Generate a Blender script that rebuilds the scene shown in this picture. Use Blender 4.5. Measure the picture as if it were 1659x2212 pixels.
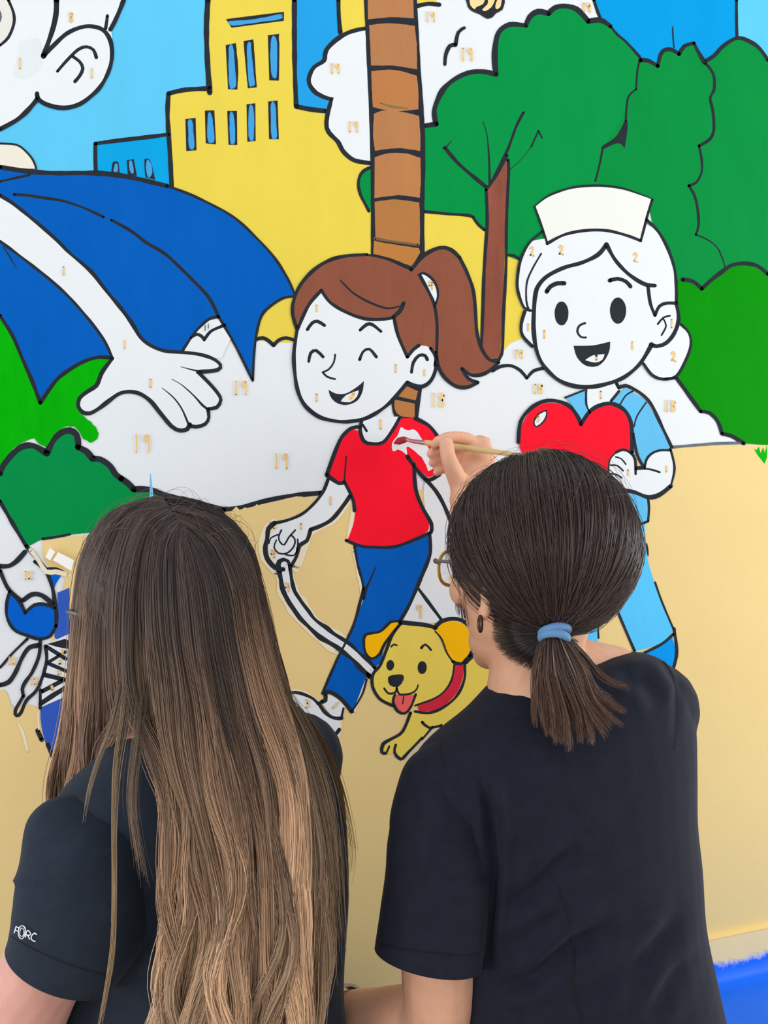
import bpy, bmesh, math, random
import numpy as np
from mathutils import Vector, Matrix, noise
from mathutils.geometry import tessellate_polygon
from mathutils.bvhtree import BVHTree

for _o in list(bpy.data.objects):
    bpy.data.objects.remove(_o, do_unlink=True)
SC = bpy.context.scene
COL = SC.collection
random.seed(7)
RNG = np.random.default_rng(11)

# ------------------------------------------------------------------ camera
W_PX, H_PX, FPX = 1659.0, 2212.0, 1850.0
CAM_H, CAM_D, YAW, ROLL = 0.92, 1.40, math.radians(17.0), 0.03
CPOS = Vector((0.0, -CAM_D, CAM_H))
_R0 = Vector((math.cos(YAW), -math.sin(YAW), 0)); _U0 = Vector((0, 0, 1))
FW = Vector((math.sin(YAW), math.cos(YAW), 0))
RT = _R0 * math.cos(ROLL) - _U0 * math.sin(ROLL)
UP = _U0 * math.cos(ROLL) + _R0 * math.sin(ROLL)
cam_d = bpy.data.cameras.new('camera'); cam = bpy.data.objects.new('camera', cam_d)
COL.objects.link(cam)
cam.matrix_world = Matrix(((RT.x, UP.x, -FW.x, CPOS.x), (RT.y, UP.y, -FW.y, CPOS.y),
                           (RT.z, UP.z, -FW.z, CPOS.z), (0, 0, 0, 1)))
cam_d.sensor_fit = 'VERTICAL'; cam_d.sensor_height = 24.0
cam_d.lens = 24.0 * FPX / H_PX
cam_d.clip_start = 0.02
SC.camera = cam

# ------------------------------------------------------------------ world and lamps
wd = bpy.data.worlds.new('room_light'); SC.world = wd; wd.use_nodes = True
wd.node_tree.nodes['Background'].inputs[0].default_value = (0.965, 0.985, 1.0, 1)
wd.node_tree.nodes['Background'].inputs[1].default_value = 0.58

def area(name, loc, target, size, power, col=(1, 1, 1)):
    l = bpy.data.lights.new(name, 'AREA'); l.shape = 'RECTANGLE'
    l.size, l.size_y = size; l.energy = power; l.color = col
    o = bpy.data.objects.new(name, l); COL.objects.link(o)
    o.location = loc
    o.rotation_euler = (Vector(target) - Vector(loc)).to_track_quat('-Z', 'Y').to_euler()
    return o
area('unseen_overhead', (0.45, -0.62, 2.62), (0.45, -0.30, 0.0), (3.4, 0.45), 6.5, (1.0, 0.985, 0.95))  # unseen strip light added near the wall to brighten its lower part
area('unseen_overhead', (0.5, -2.2, 2.62), (0.45, -0.6, 0.6), (2.6, 1.0), 8, (1.0, 0.985, 0.95))
area('fill_light', (3.3, -1.12, 0.95), (0.3, 0.0, 0.30), (1.5, 1.7), 60, (1.0, 0.99, 0.96))  # unseen fill from the right, added to light the wall behind the figures
area('fill_light', (-0.55, -4.35, 1.0), (0.15, 0.0, 0.62), (2.6, 1.5), 20, (1.0, 0.99, 0.97))  # unseen fill added behind the camera for the lower wall
area('fill_light', (-2.7, -1.3, 0.95), (0.2, 0.0, 0.30), (1.5, 1.7), 36, (1.0, 0.99, 0.96))  # weaker unseen fill added on the left side

SC.view_settings.view_transform = 'Standard'
SC.view_settings.look = 'None'
SC.view_settings.gamma = 1.0
SC.view_settings.use_curve_mapping = False
SC.view_settings.exposure = 0.0

# ------------------------------------------------------------------ helpers
def wall_pt(px, py, off=0.0):
    """point of the wall plane (y = -off) under a photo position"""
    d = FW + RT * ((px - W_PX / 2) / FPX) - UP * ((py - H_PX / 2) / FPX)
    t = (-off - CPOS.y) / d.y
    return CPOS + d * t

def V(px, py, d):
    """point of the room at distance d in front of the camera"""
    return CPOS + (FW + RT * ((px - W_PX / 2) / FPX) - UP * ((py - H_PX / 2) / FPX)) * d

def srgb(r, g, b):
    def f(c):
        c /= 255.0
        return c / 12.92 if c <= 0.04045 else ((c + 0.055) / 1.055) ** 2.4
    return (f(r), f(g), f(b))

def link(o, parent=None):
    COL.objects.link(o)
    if parent is not None:
        o.parent = parent                       # parts are modelled in room coordinates
        if parent.parent is None:
            o.matrix_parent_inverse = Matrix.Translation(-parent.location)
    return o

def mesh_obj(name, verts, faces, mat=None, parent=None, smooth=False):
    me = bpy.data.meshes.new(name)
    me.from_pydata([tuple(v) for v in verts], [], faces)
    me.update()
    if mat: me.materials.append(mat)
    if smooth:
        me.polygons.foreach_set('use_smooth', [True] * len(me.polygons))
    return link(bpy.data.objects.new(name, me), parent)

def empty(name, loc=(0, 0, 0), label=None, cat=None):
    o = bpy.data.objects.new(name, None); COL.objects.link(o)
    o.empty_display_size = 0.1
    o.location = loc
    if label: o['label'] = label
    if cat: o['category'] = cat
    return o

def tag(o, label, cat):
    o['label'] = label; o['category'] = cat
    return o

MATS = {}
def mat_basic(name, col, rough=0.6, spec=0.4, var=0.0, vscale=30.0, bump=0.0, bscale=200.0,
              metal=0.0, sss=0.0, stretch=(1, 1, 1), sheen=0.0, col2=None):
    if name in MATS: return MATS[name]
    m = bpy.data.materials.new(name); m.use_nodes = True
    nt = m.node_tree; b = nt.nodes['Principled BSDF']
    b.inputs['Base Color'].default_value = (*col, 1)
    b.inputs['Roughness'].default_value = rough
    b.inputs['Specular IOR Level'].default_value = spec
    b.inputs['Metallic'].default_value = metal
    if sheen: b.inputs['Sheen Weight'].default_value = sheen; b.inputs['Sheen Roughness'].default_value = 0.4
    if sss:
        b.inputs['Subsurface Weight'].default_value = sss
        b.inputs['Subsurface Radius'].default_value = (0.008, 0.003, 0.0015)
        b.inputs['Subsurface Scale'].default_value = 1.0
    tc = nt.nodes.new('ShaderNodeTexCoord'); mp = nt.nodes.new('ShaderNodeMapping')
    mp.inputs['Scale'].default_value = stretch
    nt.links.new(tc.outputs['Object'], mp.inputs['Vector'])
    if var:
        n = nt.nodes.new('ShaderNodeTexNoise'); n.inputs['Scale'].default_value = vscale
        n.inputs['Detail'].default_value = 5; n.inputs['Roughness'].default_value = 0.65
        nt.links.new(mp.outputs[0], n.inputs['Vector'])
        r = nt.nodes.new('ShaderNodeValToRGB')
        c2 = col2 or tuple(min(1, c * (1 + var) + 0.02 * var) for c in col)
        r.color_ramp.elements[0].position = 0.3; r.color_ramp.elements[1].position = 0.72
        r.color_ramp.elements[0].color = (*[c * (1 - var) for c in col], 1)
        r.color_ramp.elements[1].color = (*c2, 1)
        nt.links.new(n.outputs['Fac'], r.inputs[0]); nt.links.new(r.outputs[0], b.inputs['Base Color'])
    if bump:
        n2 = nt.nodes.new('ShaderNodeTexNoise'); n2.inputs['Scale'].default_value = bscale
        n2.inputs['Detail'].default_value = 3
        nt.links.new(mp.outputs[0], n2.inputs['Vector'])
        bp = nt.nodes.new('ShaderNodeBump'); bp.inputs['Strength'].default_value = bump
        bp.inputs['Distance'].default_value = 0.001
        nt.links.new(n2.outputs['Fac'], bp.inputs['Height']); nt.links.new(bp.outputs[0], b.inputs['Normal'])
    MATS[name] = m
    return m

def paint(name, r, g, b, var=0.035, vscale=14, stretch=(1, 1, 0.35)):
    return mat_basic('paint_' + name, srgb(r, g, b), rough=0.7, spec=0.05, var=var, vscale=vscale,
                     bump=0.25, bscale=420, stretch=stretch)

# ------------------------------------------------------------------ room
m_wall = mat_basic('wall_white', srgb(226, 232, 238), rough=0.6, spec=0.3, var=0.012, vscale=6, bump=0.3, bscale=500)
def box(name, x0, x1, y0, y1, z0, z1, mat, parent=None):
    v = [(x, y, z) for x in (x0, x1) for y in (y0, y1) for z in (z0, z1)]
    f = [(0, 1, 3, 2), (4, 6, 7, 5), (0, 4, 5, 1), (2, 3, 7, 6), (0, 2, 6, 4), (1, 5, 7, 3)]
    return mesh_obj(name, v, f, mat, parent)
wall = box('wall_back', -3.0, 4.0, 0.0, 0.15, 0.0, 2.75, m_wall); wall['kind'] = 'structure'
m_floor = mat_basic('floor_vinyl', srgb(205, 198, 186), rough=0.45, var=0.06, vscale=25)
flo = box('floor', -3.0, 4.0, -4.5, 0.15, -0.12, 0.0, m_floor); flo['kind'] = 'structure'
# ------------------------------------------------------------------ mural drawing kit
def parse(s):
    out = []
    for tok in s.replace('\n', ' ').split():
        c = tok.endswith('c')
        if c: tok = tok[:-1]
        x, y = tok.split(',')
        out.append((float(x), float(y), c))
    return out

EXT = 320.0
def _border(p):
    return p[0] <= 0 or p[0] >= W_PX or p[1] <= 0
def _extp(p):
    x, y = p[0], p[1]
    if x <= 0: x = -EXT
    if x >= W_PX: x = W_PX + EXT
    if y <= 0: y = -EXT
    return (x, y, True)

def cr(p0, p1, p2, p3, t):
    def g(a, b, c, d):
        return 0.5 * ((2 * b) + (-a + c) * t + (2 * a - 5 * b + 4 * c - d) * t * t + (-a + 3 * b - 3 * c + d) * t ** 3)
    return (g(p0[0], p1[0], p2[0], p3[0]), g(p0[1], p1[1], p2[1], p3[1]))

def smooth(pts, closed, straight=False):
    """Catmull-Rom through the points; points flagged c stay sharp"""
    n = len(pts); out = []
    segs = n if closed else n - 1
    for i in range(segs):
        a, b = pts[i], pts[(i + 1) % n]
        out.append((a[0], a[1], a[2]))
        L = math.hypot(b[0] - a[0], b[1] - a[1])
        if straight or (a[2] and b[2]) or L < 4: continue
        pa = pts[(i - 1) % n] if (closed or i > 0) and not a[2] else a
        pb = pts[(i + 2) % n] if (closed or i < n - 2) and not b[2] else b
        k = max(2, min(7, int(L / 7)))
        for j in range(1, k):
            x, y = cr(pa, a, b, pb, j / k)
            out.append((x, y, False))
    if not closed: out.append(pts[-1])
    return out

class Layer: off = 0.00020
def nxt():
    Layer.off += 0.000012
    return Layer.off

class Mesh2D:
    """collects flat paint shapes; build() lays them on the wall"""
    def __init__(s): s.v = []; s.f = []
    def poly(s, pts2, off):
        b = len(s.v)
        s.v += [wall_pt(x, y, off) for x, y in pts2]
        tris = tessellate_polygon([[Vector((x, y, 0)) for x, y in pts2]])
        for t in tris:
            a, bb, c = t
            (x0, y0), (x1, y1), (x2, y2) = pts2[a], pts2[bb], pts2[c]
            cr_ = (x1 - x0) * (y2 - y0) - (x2 - x0) * (y1 - y0)
            if abs(cr_) < 1e-6: continue
            s.f.append((b + a, b + c, b + bb) if cr_ > 0 else (b + a, b + bb, b + c))
    def build(s, name, mat, parent):
        return mesh_obj(name, s.v, s.f, mat, parent)

def rag(pts, amp):
    """slightly unsteady, brushed edge"""
    if amp <= 0: return [(p[0], p[1]) for p in pts]
    out = []
    for p in pts:
        q = noise.noise(Vector((p[0] * 0.09, p[1] * 0.09, 3.1)))
        q2 = noise.noise(Vector((p[0] * 0.09, p[1] * 0.09, 9.7)))
        out.append((p[0] + q * amp, p[1] + q2 * amp))
    return out

def fill(M, s, straight=False, amp=1.2, off=None):
    P = parse(s) if isinstance(s, str) else s
    n = len(P); Q = []
    for i, p in enumerate(P):
        pr, nx = P[i - 1], P[(i + 1) % n]
        if _border(p):
            if _border(pr) and _border(nx): Q.append(_extp(p))
            elif _border(nx): Q += [(p[0], p[1], True), _extp(p)]
            elif _border(pr): Q += [_extp(p), (p[0], p[1], True)]
            else: Q.append(p)
        else: Q.append(p)
    M.poly(rag(smooth(Q, True, straight), amp), off or nxt())

def _strip(M, pts, w0, off, taper):
    n = len(pts)
    if n < 2: return
    L = []; R = []; cum = [0]
    for i in range(1, n): cum.append(cum[-1] + math.hypot(pts[i][0] - pts[i - 1][0], pts[i][1] - pts[i - 1][1]))
    tot = max(cum[-1], 1e-6)
    for i in range(n):
        a = pts[max(0, i - 1)]; b = pts[min(n - 1, i + 1)]
        dx, dy = b[0] - a[0], b[1] - a[1]; l = math.hypot(dx, dy) or 1
        nx_, ny_ = -dy / l, dx / l
        w = w0 * 1.08 * (1 + 0.28 * noise.noise(Vector((pts[i][0] * 0.035, pts[i][1] * 0.035, w0))))
        t = cum[i] / tot
        if taper == 'both': w *= 0.35 + 0.65 * math.sin(math.pi * min(max(t, 0.02), 0.98)) ** 0.6
        elif taper == 'end': w *= 1.05 - 0.75 * t
        elif taper == 'start': w *= 0.3 + 0.75 * t
        w *= 0.5
        L.append((pts[i][0] + nx_ * w, pts[i][1] + ny_ * w)); R.append((pts[i][0] - nx_ * w, pts[i][1] - ny_ * w))
    base = len(M.v)
    M.v += [wall_pt(x, y, off) for x, y in L] + [wall_pt(x, y, off) for x, y in R]
    for i in range(n - 1):
        M.f.append((base + i, base + i + 1, base + n + i + 1, base + n + i))
    for e, nb in ((0, 1), (n - 1, n - 2)):
        c = pts[e]; r = 0.5 * math.hypot(L[e][0] - R[e][0], L[e][1] - R[e][1])
        k = 8; bb = len(M.v)
        M.v += [wall_pt(c[0] + r * math.cos(2 * math.pi * j / k), c[1] + r * math.sin(2 * math.pi * j / k), off) for j in range(k)]
        M.f.append(tuple(bb + j for j in range(k))[::-1])

def stroke(M, s, w=7.5, closed=False, taper=None, off=None):
    P = parse(s) if isinstance(s, str) else s
    off = off or nxt()
    if closed: P = P + [P[0]]
    if len(P) > 1 and not closed:
        if _border(P[0]): P = [_extp(P[0])] + [(P[0][0], P[0][1], True)] + P[1:]
        if _border(P[-1]): P = P[:-1] + [(P[-1][0], P[-1][1], True), _extp(P[-1])]
    if closed:
        q = smooth(P[:-1], True); q = q + [q[0]]
    else:
        q = smooth(P, False)
    cur = [q[0]]
    for p in q[1:]:
        cur.append(p)
        if p[2]:
            _strip(M, cur, w, off, taper); cur = [p]
    if len(cur) > 1: _strip(M, cur, w, off, taper)

def ell(cx, cy, rx, ry, rot=0, n=22):
    c, s_ = math.cos(rot), math.sin(rot)
    return [(cx + rx * math.cos(a) * c - ry * math.sin(a) * s_, cy + rx * math.cos(a) * s_ + ry * math.sin(a) * c, False)
            for a in (2 * math.pi * i / n for i in range(n))]

def F(name, mat, parent, *polys, amp=1.2, straight=False):
    first = None
    for p in polys:
        M = Mesh2D(); fill(M, p, straight=straight, amp=amp)
        o = M.build(name, mat, parent); first = first or o
    return first

def S(name, parent, strokes, mat=None):
    """strokes: list of (points, width[, option])"""
    off = nxt(); first = None
    for st in strokes:
        M = Mesh2D()
        s = st[0]; w = st[1]; opt = st[2] if len(st) > 2 else None
        stroke(M, s, w, closed=(opt == 'closed'), taper=opt if opt in ('both', 'end', 'start') else None, off=off)
        o = M.build(name, mat or K, parent); first = first or o
    return first

K = paint('black', 40, 45, 53, var=0.12, vscale=30)
WH = paint('white', 228, 234, 240, var=0.012, vscale=8)
SKY = paint('sky', 92, 196, 240); SKY2 = paint('tower_blue', 35, 158, 228); SKY3 = paint('tower_deep', 0, 152, 222)
YEL = paint('yellow', 229, 207, 80, var=0.03); WIN = paint('window_blue', 68, 158, 222)
PALM = [paint('palm_%d' % i, *c, var=0.06) for i, c in enumerate([(180, 124, 82), (176, 122, 80), (184, 122, 74), (180, 124, 80), (184, 125, 78), (178, 120, 68), (186, 124, 62)])]
G1 = paint('tree_green', 0, 143, 68, var=0.04); G2 = paint('tree_green_two', 0, 138, 62, var=0.04)
G3 = paint('bush_green', 0, 141, 2, var=0.04); G4 = paint('plant_green', 0, 174, 2, var=0.09, vscale=30); G5 = paint('bush_dark', 0, 141, 70, var=0.05)
CAPE = paint('cape_blue', 0, 92, 186, var=0.05, vscale=18)
BRN = paint('hair_brown', 140, 83, 64, var=0.07, vscale=25); TRK = paint('trunk_brown', 138, 78, 62, var=0.16, vscale=30)
CRM = paint('cream', 231, 235, 230, var=0.01); CRM2 = paint('cream_warm', 232, 228, 214)
RED = paint('red', 248, 22, 48, var=0.06, vscale=16); LB = paint('scrub_blue', 98, 188, 236); LB2 = paint('trouser_blue', 88, 196, 249)
SHB = paint('shoe_blue', 0, 150, 236); JEAN = paint('jean_blue', 0, 92, 188, var=0.07)
DOG = paint('dog_yellow', 234, 210, 92); EAR = paint('dog_ear', 255, 190, 8); COLR = paint('collar_red', 212, 42, 66, var=0.12); TON = paint('tongue', 240, 100, 95)
BEI = paint('beige', 232, 206, 143, var=0.025, vscale=5, stretch=(1, 1, 1)); NUM = paint('number', 238, 201, 135, var=0.08)
PAL = paint('pale_rim', 236, 226, 196, var=0.05); SND = paint('sand', 246, 214, 158); GRY = paint('grey_wash', 104, 110, 118, var=0.2)
HERO = paint('hero_blue', 0, 96, 206, var=0.06); HER2 = paint('hero_purple', 52, 92, 192, var=0.12)

mural = empty('mural', wall_pt(830, 1106, 0.0), 'half-painted cartoon mural with black outlines and small orange numbers on the wall', 'mural')
# ------------------------------------------------------------------ mural: background
F('painted_sky', SKY, mural, '0,0c 455,0c 455,196c 366,206c 366,300c 208,312c 208,378c 0,378c', '1590,0c 1659,0c 1659,150c 1590,110c')
yb = F('painted_building', YEL, mural,
  '447,0c 640,0c 640,232c 705,241c 712,285 735,315 755,340 798,352c 805,450c 915,455c 969,462 1020,468c 1047,496c 1094,551c 1125,560c 1118,600 1119,629 1132,662 1125,700 1127,732c 1104,741 1088,759 1070,790c 900,800c 640,740c 596,741c 552,734c 500,470c 366,400c 366,202c 447,192c',
  '733,0c 789,0c 789,58c 758,66 738,74c', '903,0c 944,0c 940,7c 903,10c')
bt = F('painted_tower', SKY2, mural, '637,0c 733,0c 735,75c 706,105 698,135 676,150 668,175 682,200 716,212c 702,238c 641,226c')
F('painted_tower', SKY3, mural, '1284,0c 1592,0c 1593,170c 1310,170c 1300,48c 1292,25')
sb = F('painted_low_building', paint('low_building', 8, 162, 226), mural, '208,312c 285,300 366,290c 366,402c 271,382 208,374c')
# windows of the yellow building: black frame, blue pane
WINS = [('490,42c 612,26c 612,44c 502,59c', '494,46 545,42 604,31 609,34 606,41 550,49 503,55'),
        ('489,98c 508,94c 513,150 511,193c 494,192c', '495,101 502,98 506,120 508,150 510,186 502,191 496,188 494,150'),
        ('528,90c 546,86c 549,130 553,188c 537,190c 532,140', '534,96 541,92 544,120 547,150 550,182 544,186 538,184 534,130'),
        ('580,77c 601,74c 602,120 601,173c 583,173c', '586,82 594,78 598,90 599,130 597,166 592,168 586,160 584,120'),
        ('402,258c 421,256c 423,324c 404,325c', '406,262 411,258 416,264 418,290 420,318 413,323 408,316 407,290'),
        ('444,240c 461,239c 465,311c 446,309c', '449,248 453,243 458,252 462,285 463,304 455,309 448,300'),
        ('492,240c 510,240c 511,312c 495,312c', '496,246 502,242 506,254 508,285 507,308 500,311 497,300'),
        ('534,226c 550,224c 551,304c 536,305c', '538,232 544,227 548,240 549,270 548,300 543,304 537,294'),
        ('581,220c 598,218c 601,300c 583,300c', '585,226 592,221 596,236 597,270 598,296 591,300 586,290')]
def grow(s, k):
    P = parse(s); cx = sum(p[0] for p in P) / len(P); cy = sum(p[1] for p in P) / len(P)
    return [(p[0] + math.copysign(k, p[0] - cx), p[1] + math.copysign(k * .5, p[1] - cy), p[2]) for p in P]
for a, b in WINS:
    w = F('painted_window', K, yb, grow(a, 1.6), amp=0.8)
    F('window_pane', WIN, yb, b, amp=1.0)
S('building_outline', yb, [('449,0c 446,60 448,130 453,200c', 11), ('452,191c 400,194 364,202c 362,250 367,330 371,404c', 9), ('636,0c 636,80 637,160 640,230c 670,236 704,240c', 9.5)])
S('tower_outline', bt, [('731,0c 732,35 735,70c', 9), ('1591,0c 1591,40 1592,80', 6), ('1453,58c 1454,80 1456,102c', 2.8)])
S('low_building_outline', sb, [('366,290c 320,296 260,303 206,310c 206,340 207,378c', 7.5), ('205,372c 240,377 271,384 310,392 370,405', 8)])
for a, b in [('240,372c 243,352 250,349 256,352 258,374c', '245,368 249,353 254,356 255,368 250,374'), ('274,346c 289,344c 296,380c 276,378c', '279,349 284,347 287,356 289,372 285,375 280,368'), ('312,344c 318,342 324,346 330,366 335,388c 316,384c 313,376', '316,352 319,344 326,354 329,370 326,380 320,384 316,370')]:
    F('painted_window', K, sb, a, amp=0.8)
    F('window_pane', WIN, sb, b, amp=0.8)
S('cloud_outline', mural, [('789,62c 756,70 728,86 705,109 700,131 678,146 667,172 678,195 700,208 718,214c 710,236 705,266 710,285 728,303 744,330 768,347 800,352', 9.5),
  ('901,13c 925,8 949,10c', 9), ('1003,60 990,70 984,97c 972,99 963,118 961,139', 7.5),
  ('1064,801 1080,792 1104,790 1125,801 1138,817c 1153,801 1176,795', 7), ('1283,0c 1290,22 1298,42c', 6), ('553,733c 568,730 580,736 591,746c 602,735 618,730 640,736c', 7)])
F('painted_cloud', WH, mural, '789,66c 756,74 730,90 709,111 705,133 682,148 672,172 681,192 701,206 721,211c 715,236 710,266 714,283 732,301 748,327 768,342 800,347c 800,200c')
# ------------------------------------------------------------------ trees
F('painted_foliage', G2, mural, '1300,170c 1420,150c 1430,400c 1285,400c')
t1 = F('painted_tree', G1, mural, '915,273c 940,268c 937,241 945,217 960,190 987,169 1017,158 1047,156 1071,161c 1069,136 1070,99 1078,70 1101,54 1135,54c 1144,36 1162,27 1184,30c 1198,18 1219,14 1246,21 1272,46c 1295,44 1319,57 1352,90 1383,125c 1377,160 1374,193c 1358,208 1353,238 1345,280 1302,318c 1298,350 1286,392c 1290,420c 1190,520c 1126,565c 1096,553c 1047,497c 1020,468c 969,463 915,457c')
t2 = F('painted_tree', G2, mural, '1383,130c 1400,131 1423,145c 1427,118 1436,106 1451,105 1466,117c 1478,99 1498,90c 1506,108 1521,133 1536,151 1543,169 1542,196 1534,211 1540,241 1542,280 1533,301 1510,315c 1516,347 1515,374 1503,395 1488,401c 1500,422 1507,452 1509,487 1503,507c 1527,517 1548,533 1566,580c 1520,640c 1440,620c 1400,440c 1286,400c 1302,320c 1352,240 1374,193c 1377,160')
t3 = F('painted_tree', G2, mural, '1524,133c 1542,121 1563,99 1593,84 1620,90 1641,105 1659,130c 1659,610c 1560,610c 1500,500c 1509,470 1500,422 1488,401c 1515,374 1516,347 1510,315c 1542,280 1534,211 1543,169')
F('tree_outline', K, t1, '1352,256 1356,271 1353,300 1349,322c 1343,313 1331,310 1302,323c 1302,314c 1328,297 1343,274', amp=0.5)
S('tree_outline', t1, [('917,272c 942,268c 938,241 945,217 960,190 987,168 1017,156 1047,155 1072,161c 1069,136 1070,99 1078,69 1101,53 1136,55c 1144,37 1162,25 1185,29c 1198,17 1219,13 1246,20 1271,46c 1295,43 1310,50 1319,57', 10.5),
  ('1319,57 1334,75 1352,90 1382,123', 5.5), ('917,457c 969,462 1011,465 1022,469c 1034,486 1048,497c', 6), ('1094,551c 1110,552 1124,561c', 6),
  ('961,319c 993,356 1050,404', 7.5), ('958,321c 966,315 976,303', 4, 'end'), ('1043,262c 1052,292 1056,338 1058,398', 5, 'start'), ('1131,243c 1116,271 1104,304 1093,331 1059,398', 5.5), ('1171,298c 1163,283c 1148,316', 4), ('1148,316c 1125,345 1102,366', 1.5)])
S('tree_outline', t2, [('1383,128 1377,151 1374,193c 1358,208 1353,238 1352,262', 4.5), ('1302,318c 1300,330 1295,356 1286,391', 4),
  ('1383,130c 1400,131 1421,143c 1427,118 1436,108 1451,107 1467,117c 1478,100 1499,93c 1507,110 1522,135', 8), ('1522,135 1536,151 1543,169 1542,196 1534,211 1540,241 1542,280 1533,301 1510,315c', 6),
  ('1510,315c 1516,347 1515,374 1503,395 1488,401c 1500,422 1507,452 1509,487 1503,507c', 5.5), ('1503,507c 1527,517 1548,533 1560,557 1567,580', 3)])
S('tree_outline', t3, [('1522,133 1542,121 1563,99 1593,82 1620,90 1641,105 1659,130c', 7.5)])
tk = F('tree_trunk', TRK, t1, '1094,347 1075,380 1053,413 1055,452 1055,490 1049,581 1046,671 1043,756 1050,769 1068,774 1080,765 1085,671 1089,581 1091,490 1093,430 1097,374', amp=0.8)
S('trunk_outline', t1, [('1095,335c 1075,375 1050,410c 1052,452 1052,490 1046,581 1043,671 1040,752 1040,775 1068,778 1084,765 1088,671 1093,581 1094,490 1096,430 1099,365 1097,345', 6.5)])
F('painted_bush', G1, mural, '803,366c 792,366 781,374 777,395 781,419 789,434 796,455 803,452c')
S('bush_outline', mural, [('800,362c 789,367 779,377 774,397 779,421 787,437 797,456', 6)])
# ------------------------------------------------------------------ palm trunk
pt = F('painted_palm', K, mural, '786,0c 901,0c 904,60 909,150 916,245 919,335 917,440 917,550c 890,585c 801,552c 801,440 799,300 793,150 789,60', amp=0.8)
BANDS = [('794,0c 893,0c 894,40c 845,37 795,42c', 0), ('797,54c 845,50 896,56c 900,95 901,150c 850,142 801,142c 800,100', 1), ('802,154c 850,151 900,163c 904,200 904,236c 850,240 806,231c 803,190', 2),
         ('808,246c 825,239 860,240 905,250c 908,290 908,326c 860,320 810,326c 806,290', 3), ('809,340c 840,331 880,332 908,341c 909,380 907,427c 860,422 809,428c', 4), ('809,436c 850,431 906,437c 907,480 907,528c 860,524 811,514c', 5), ('808,520c 850,528 905,536c 908,545c 890,576c 850,560 806,548c', 6)]
for s, i in BANDS: F('trunk_band', PALM[i], pt, s, amp=1.0)
S('brush_mark', pt, [('810,515c 850,522 903,529c', 5)], paint('brown_dark', 120, 92, 62, var=0.1))  # darker brown paint line between the two lowest bands
S('brush_mark', pt, [('822,223c 850,231 880,234', 5, 'both')], paint('olive_mark', 130, 112, 78, var=0.1))
F('trunk_band', K, pt, '846,862c 880,826c 912,838c 902,912c 860,906 848,888', amp=0.6)
F('trunk_band', PALM[5], pt, '860,856c 879,834c 903,845c 898,865c', amp=0.8)
F('trunk_band', PALM[5], pt, '852,863c 896,872c 896,903c 864,898 853,884', amp=0.8)
# ------------------------------------------------------------------ fist at the top
fi = F('painted_fist', K, mural, '1006,0c 1010,13 1019,24 1036,31 1052,40 1065,36 1071,29 1085,21 1090,6 1090,0c')
F('finger', SND, fi, '1014,0c 1016,11 1025,20 1029,15 1043,9 1047,0c', '1054,0c 1053,9 1042,20 1048,24 1062,15 1069,0c', '1074,0c 1070,13 1073,20 1081,14 1084,0c', amp=0.4)
# ------------------------------------------------------------------ beige ground, bushes
bg = F('painted_ground', BEI, mural, '0,1492c 7,1489 14,1495 20,1512 29,1529 62,1522 81,1530c 141,1250c 96,1212 92,1168c 150,1160c 300,1145c 481,1104c 569,1088 656,1074 692,1072c 780,1075c 900,1060c 1300,1000c 1456,968c 1551,962 1659,960c 1659,2300c 0,2300c', amp=2)
gb = F('painted_bush', G3, mural, '1465,604c 1478,605 1497,608 1516,625c 1539,603 1560,587 1581,575 1608,572 1635,575 1659,593c 1659,961c 1608,958c 1581,943 1560,936 1551,911 1533,893 1515,887c 1493,860 1478,839 1460,815c 1478,783 1491,747 1488,719 1466,695c 1463,640')
F('painted_leaf', G4, mural, '1627,968c 1634,972 1639,965 1643,978 1648,966 1652,978 1656,962 1657,988 1651,1002c 1640,988', amp=0.6)
S('bush_outline', gb, [('1474,604 1497,608 1516,624c 1539,603 1560,587 1581,573 1608,569 1635,574 1659,592c', 8), ('1461,816c 1478,839 1493,860 1514,889c 1533,892 1551,911 1560,937c 1581,942 1607,958', 7.5)])
S('ground_line', mural, [('1453,966c 1500,962 1551,958 1596,957', 6)], GRY)
pl = F('painted_plant', G4, mural, '0,690c 240,770c 225,800 205,833 175,860 168,880 179,896 206,922 213,937 204,954 194,956 180,947 172,935 161,922 146,922 127,930 107,958 101,968c 82,958 74,947 52,954 31,968 17,983 7,1001 0,1009c', amp=3)
lb = F('painted_bush', G5, mural, '0,1023c 7,1006 26,982 48,965 72,963 101,979c 117,949 134,934 151,930 165,939 168,956 168,965c 186,975 199,990c 216,992 237,1006 250,1025 262,1033c 289,1057c 325,1059 359,1071 420,1085 481,1102c 400,1125c 200,1150c 121,1159 90,1166 58,1182c 30,1135 0,1083c')
S('bush_outline', lb, [('0,1023c 7,1006 26,982 48,965 72,963 101,979c 117,949 134,934 151,930 165,939 169,958 168,966c 186,975 200,991c 216,992 237,1006 250,1025 262,1034c 275,1043 289,1057c 325,1058 359,1071 420,1085 481,1102c', 12),
  ('481,1101c 520,1096 569,1083 611,1074 656,1068 694,1065c', 9.5), ('0,1083c 30,1135 57,1180c 99,1231 115,1267', 8), ('151,1154c 121,1160 92,1164', 5)])
F('ragged_edge', BEI, mural, '500,1104c 510,1094c 518,1103c 530,1096c 540,1104c 555,1089c 566,1100c 600,1083 640,1072 660,1076c 660,1090c 570,1112c 500,1118c', amp=1.5)
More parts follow.
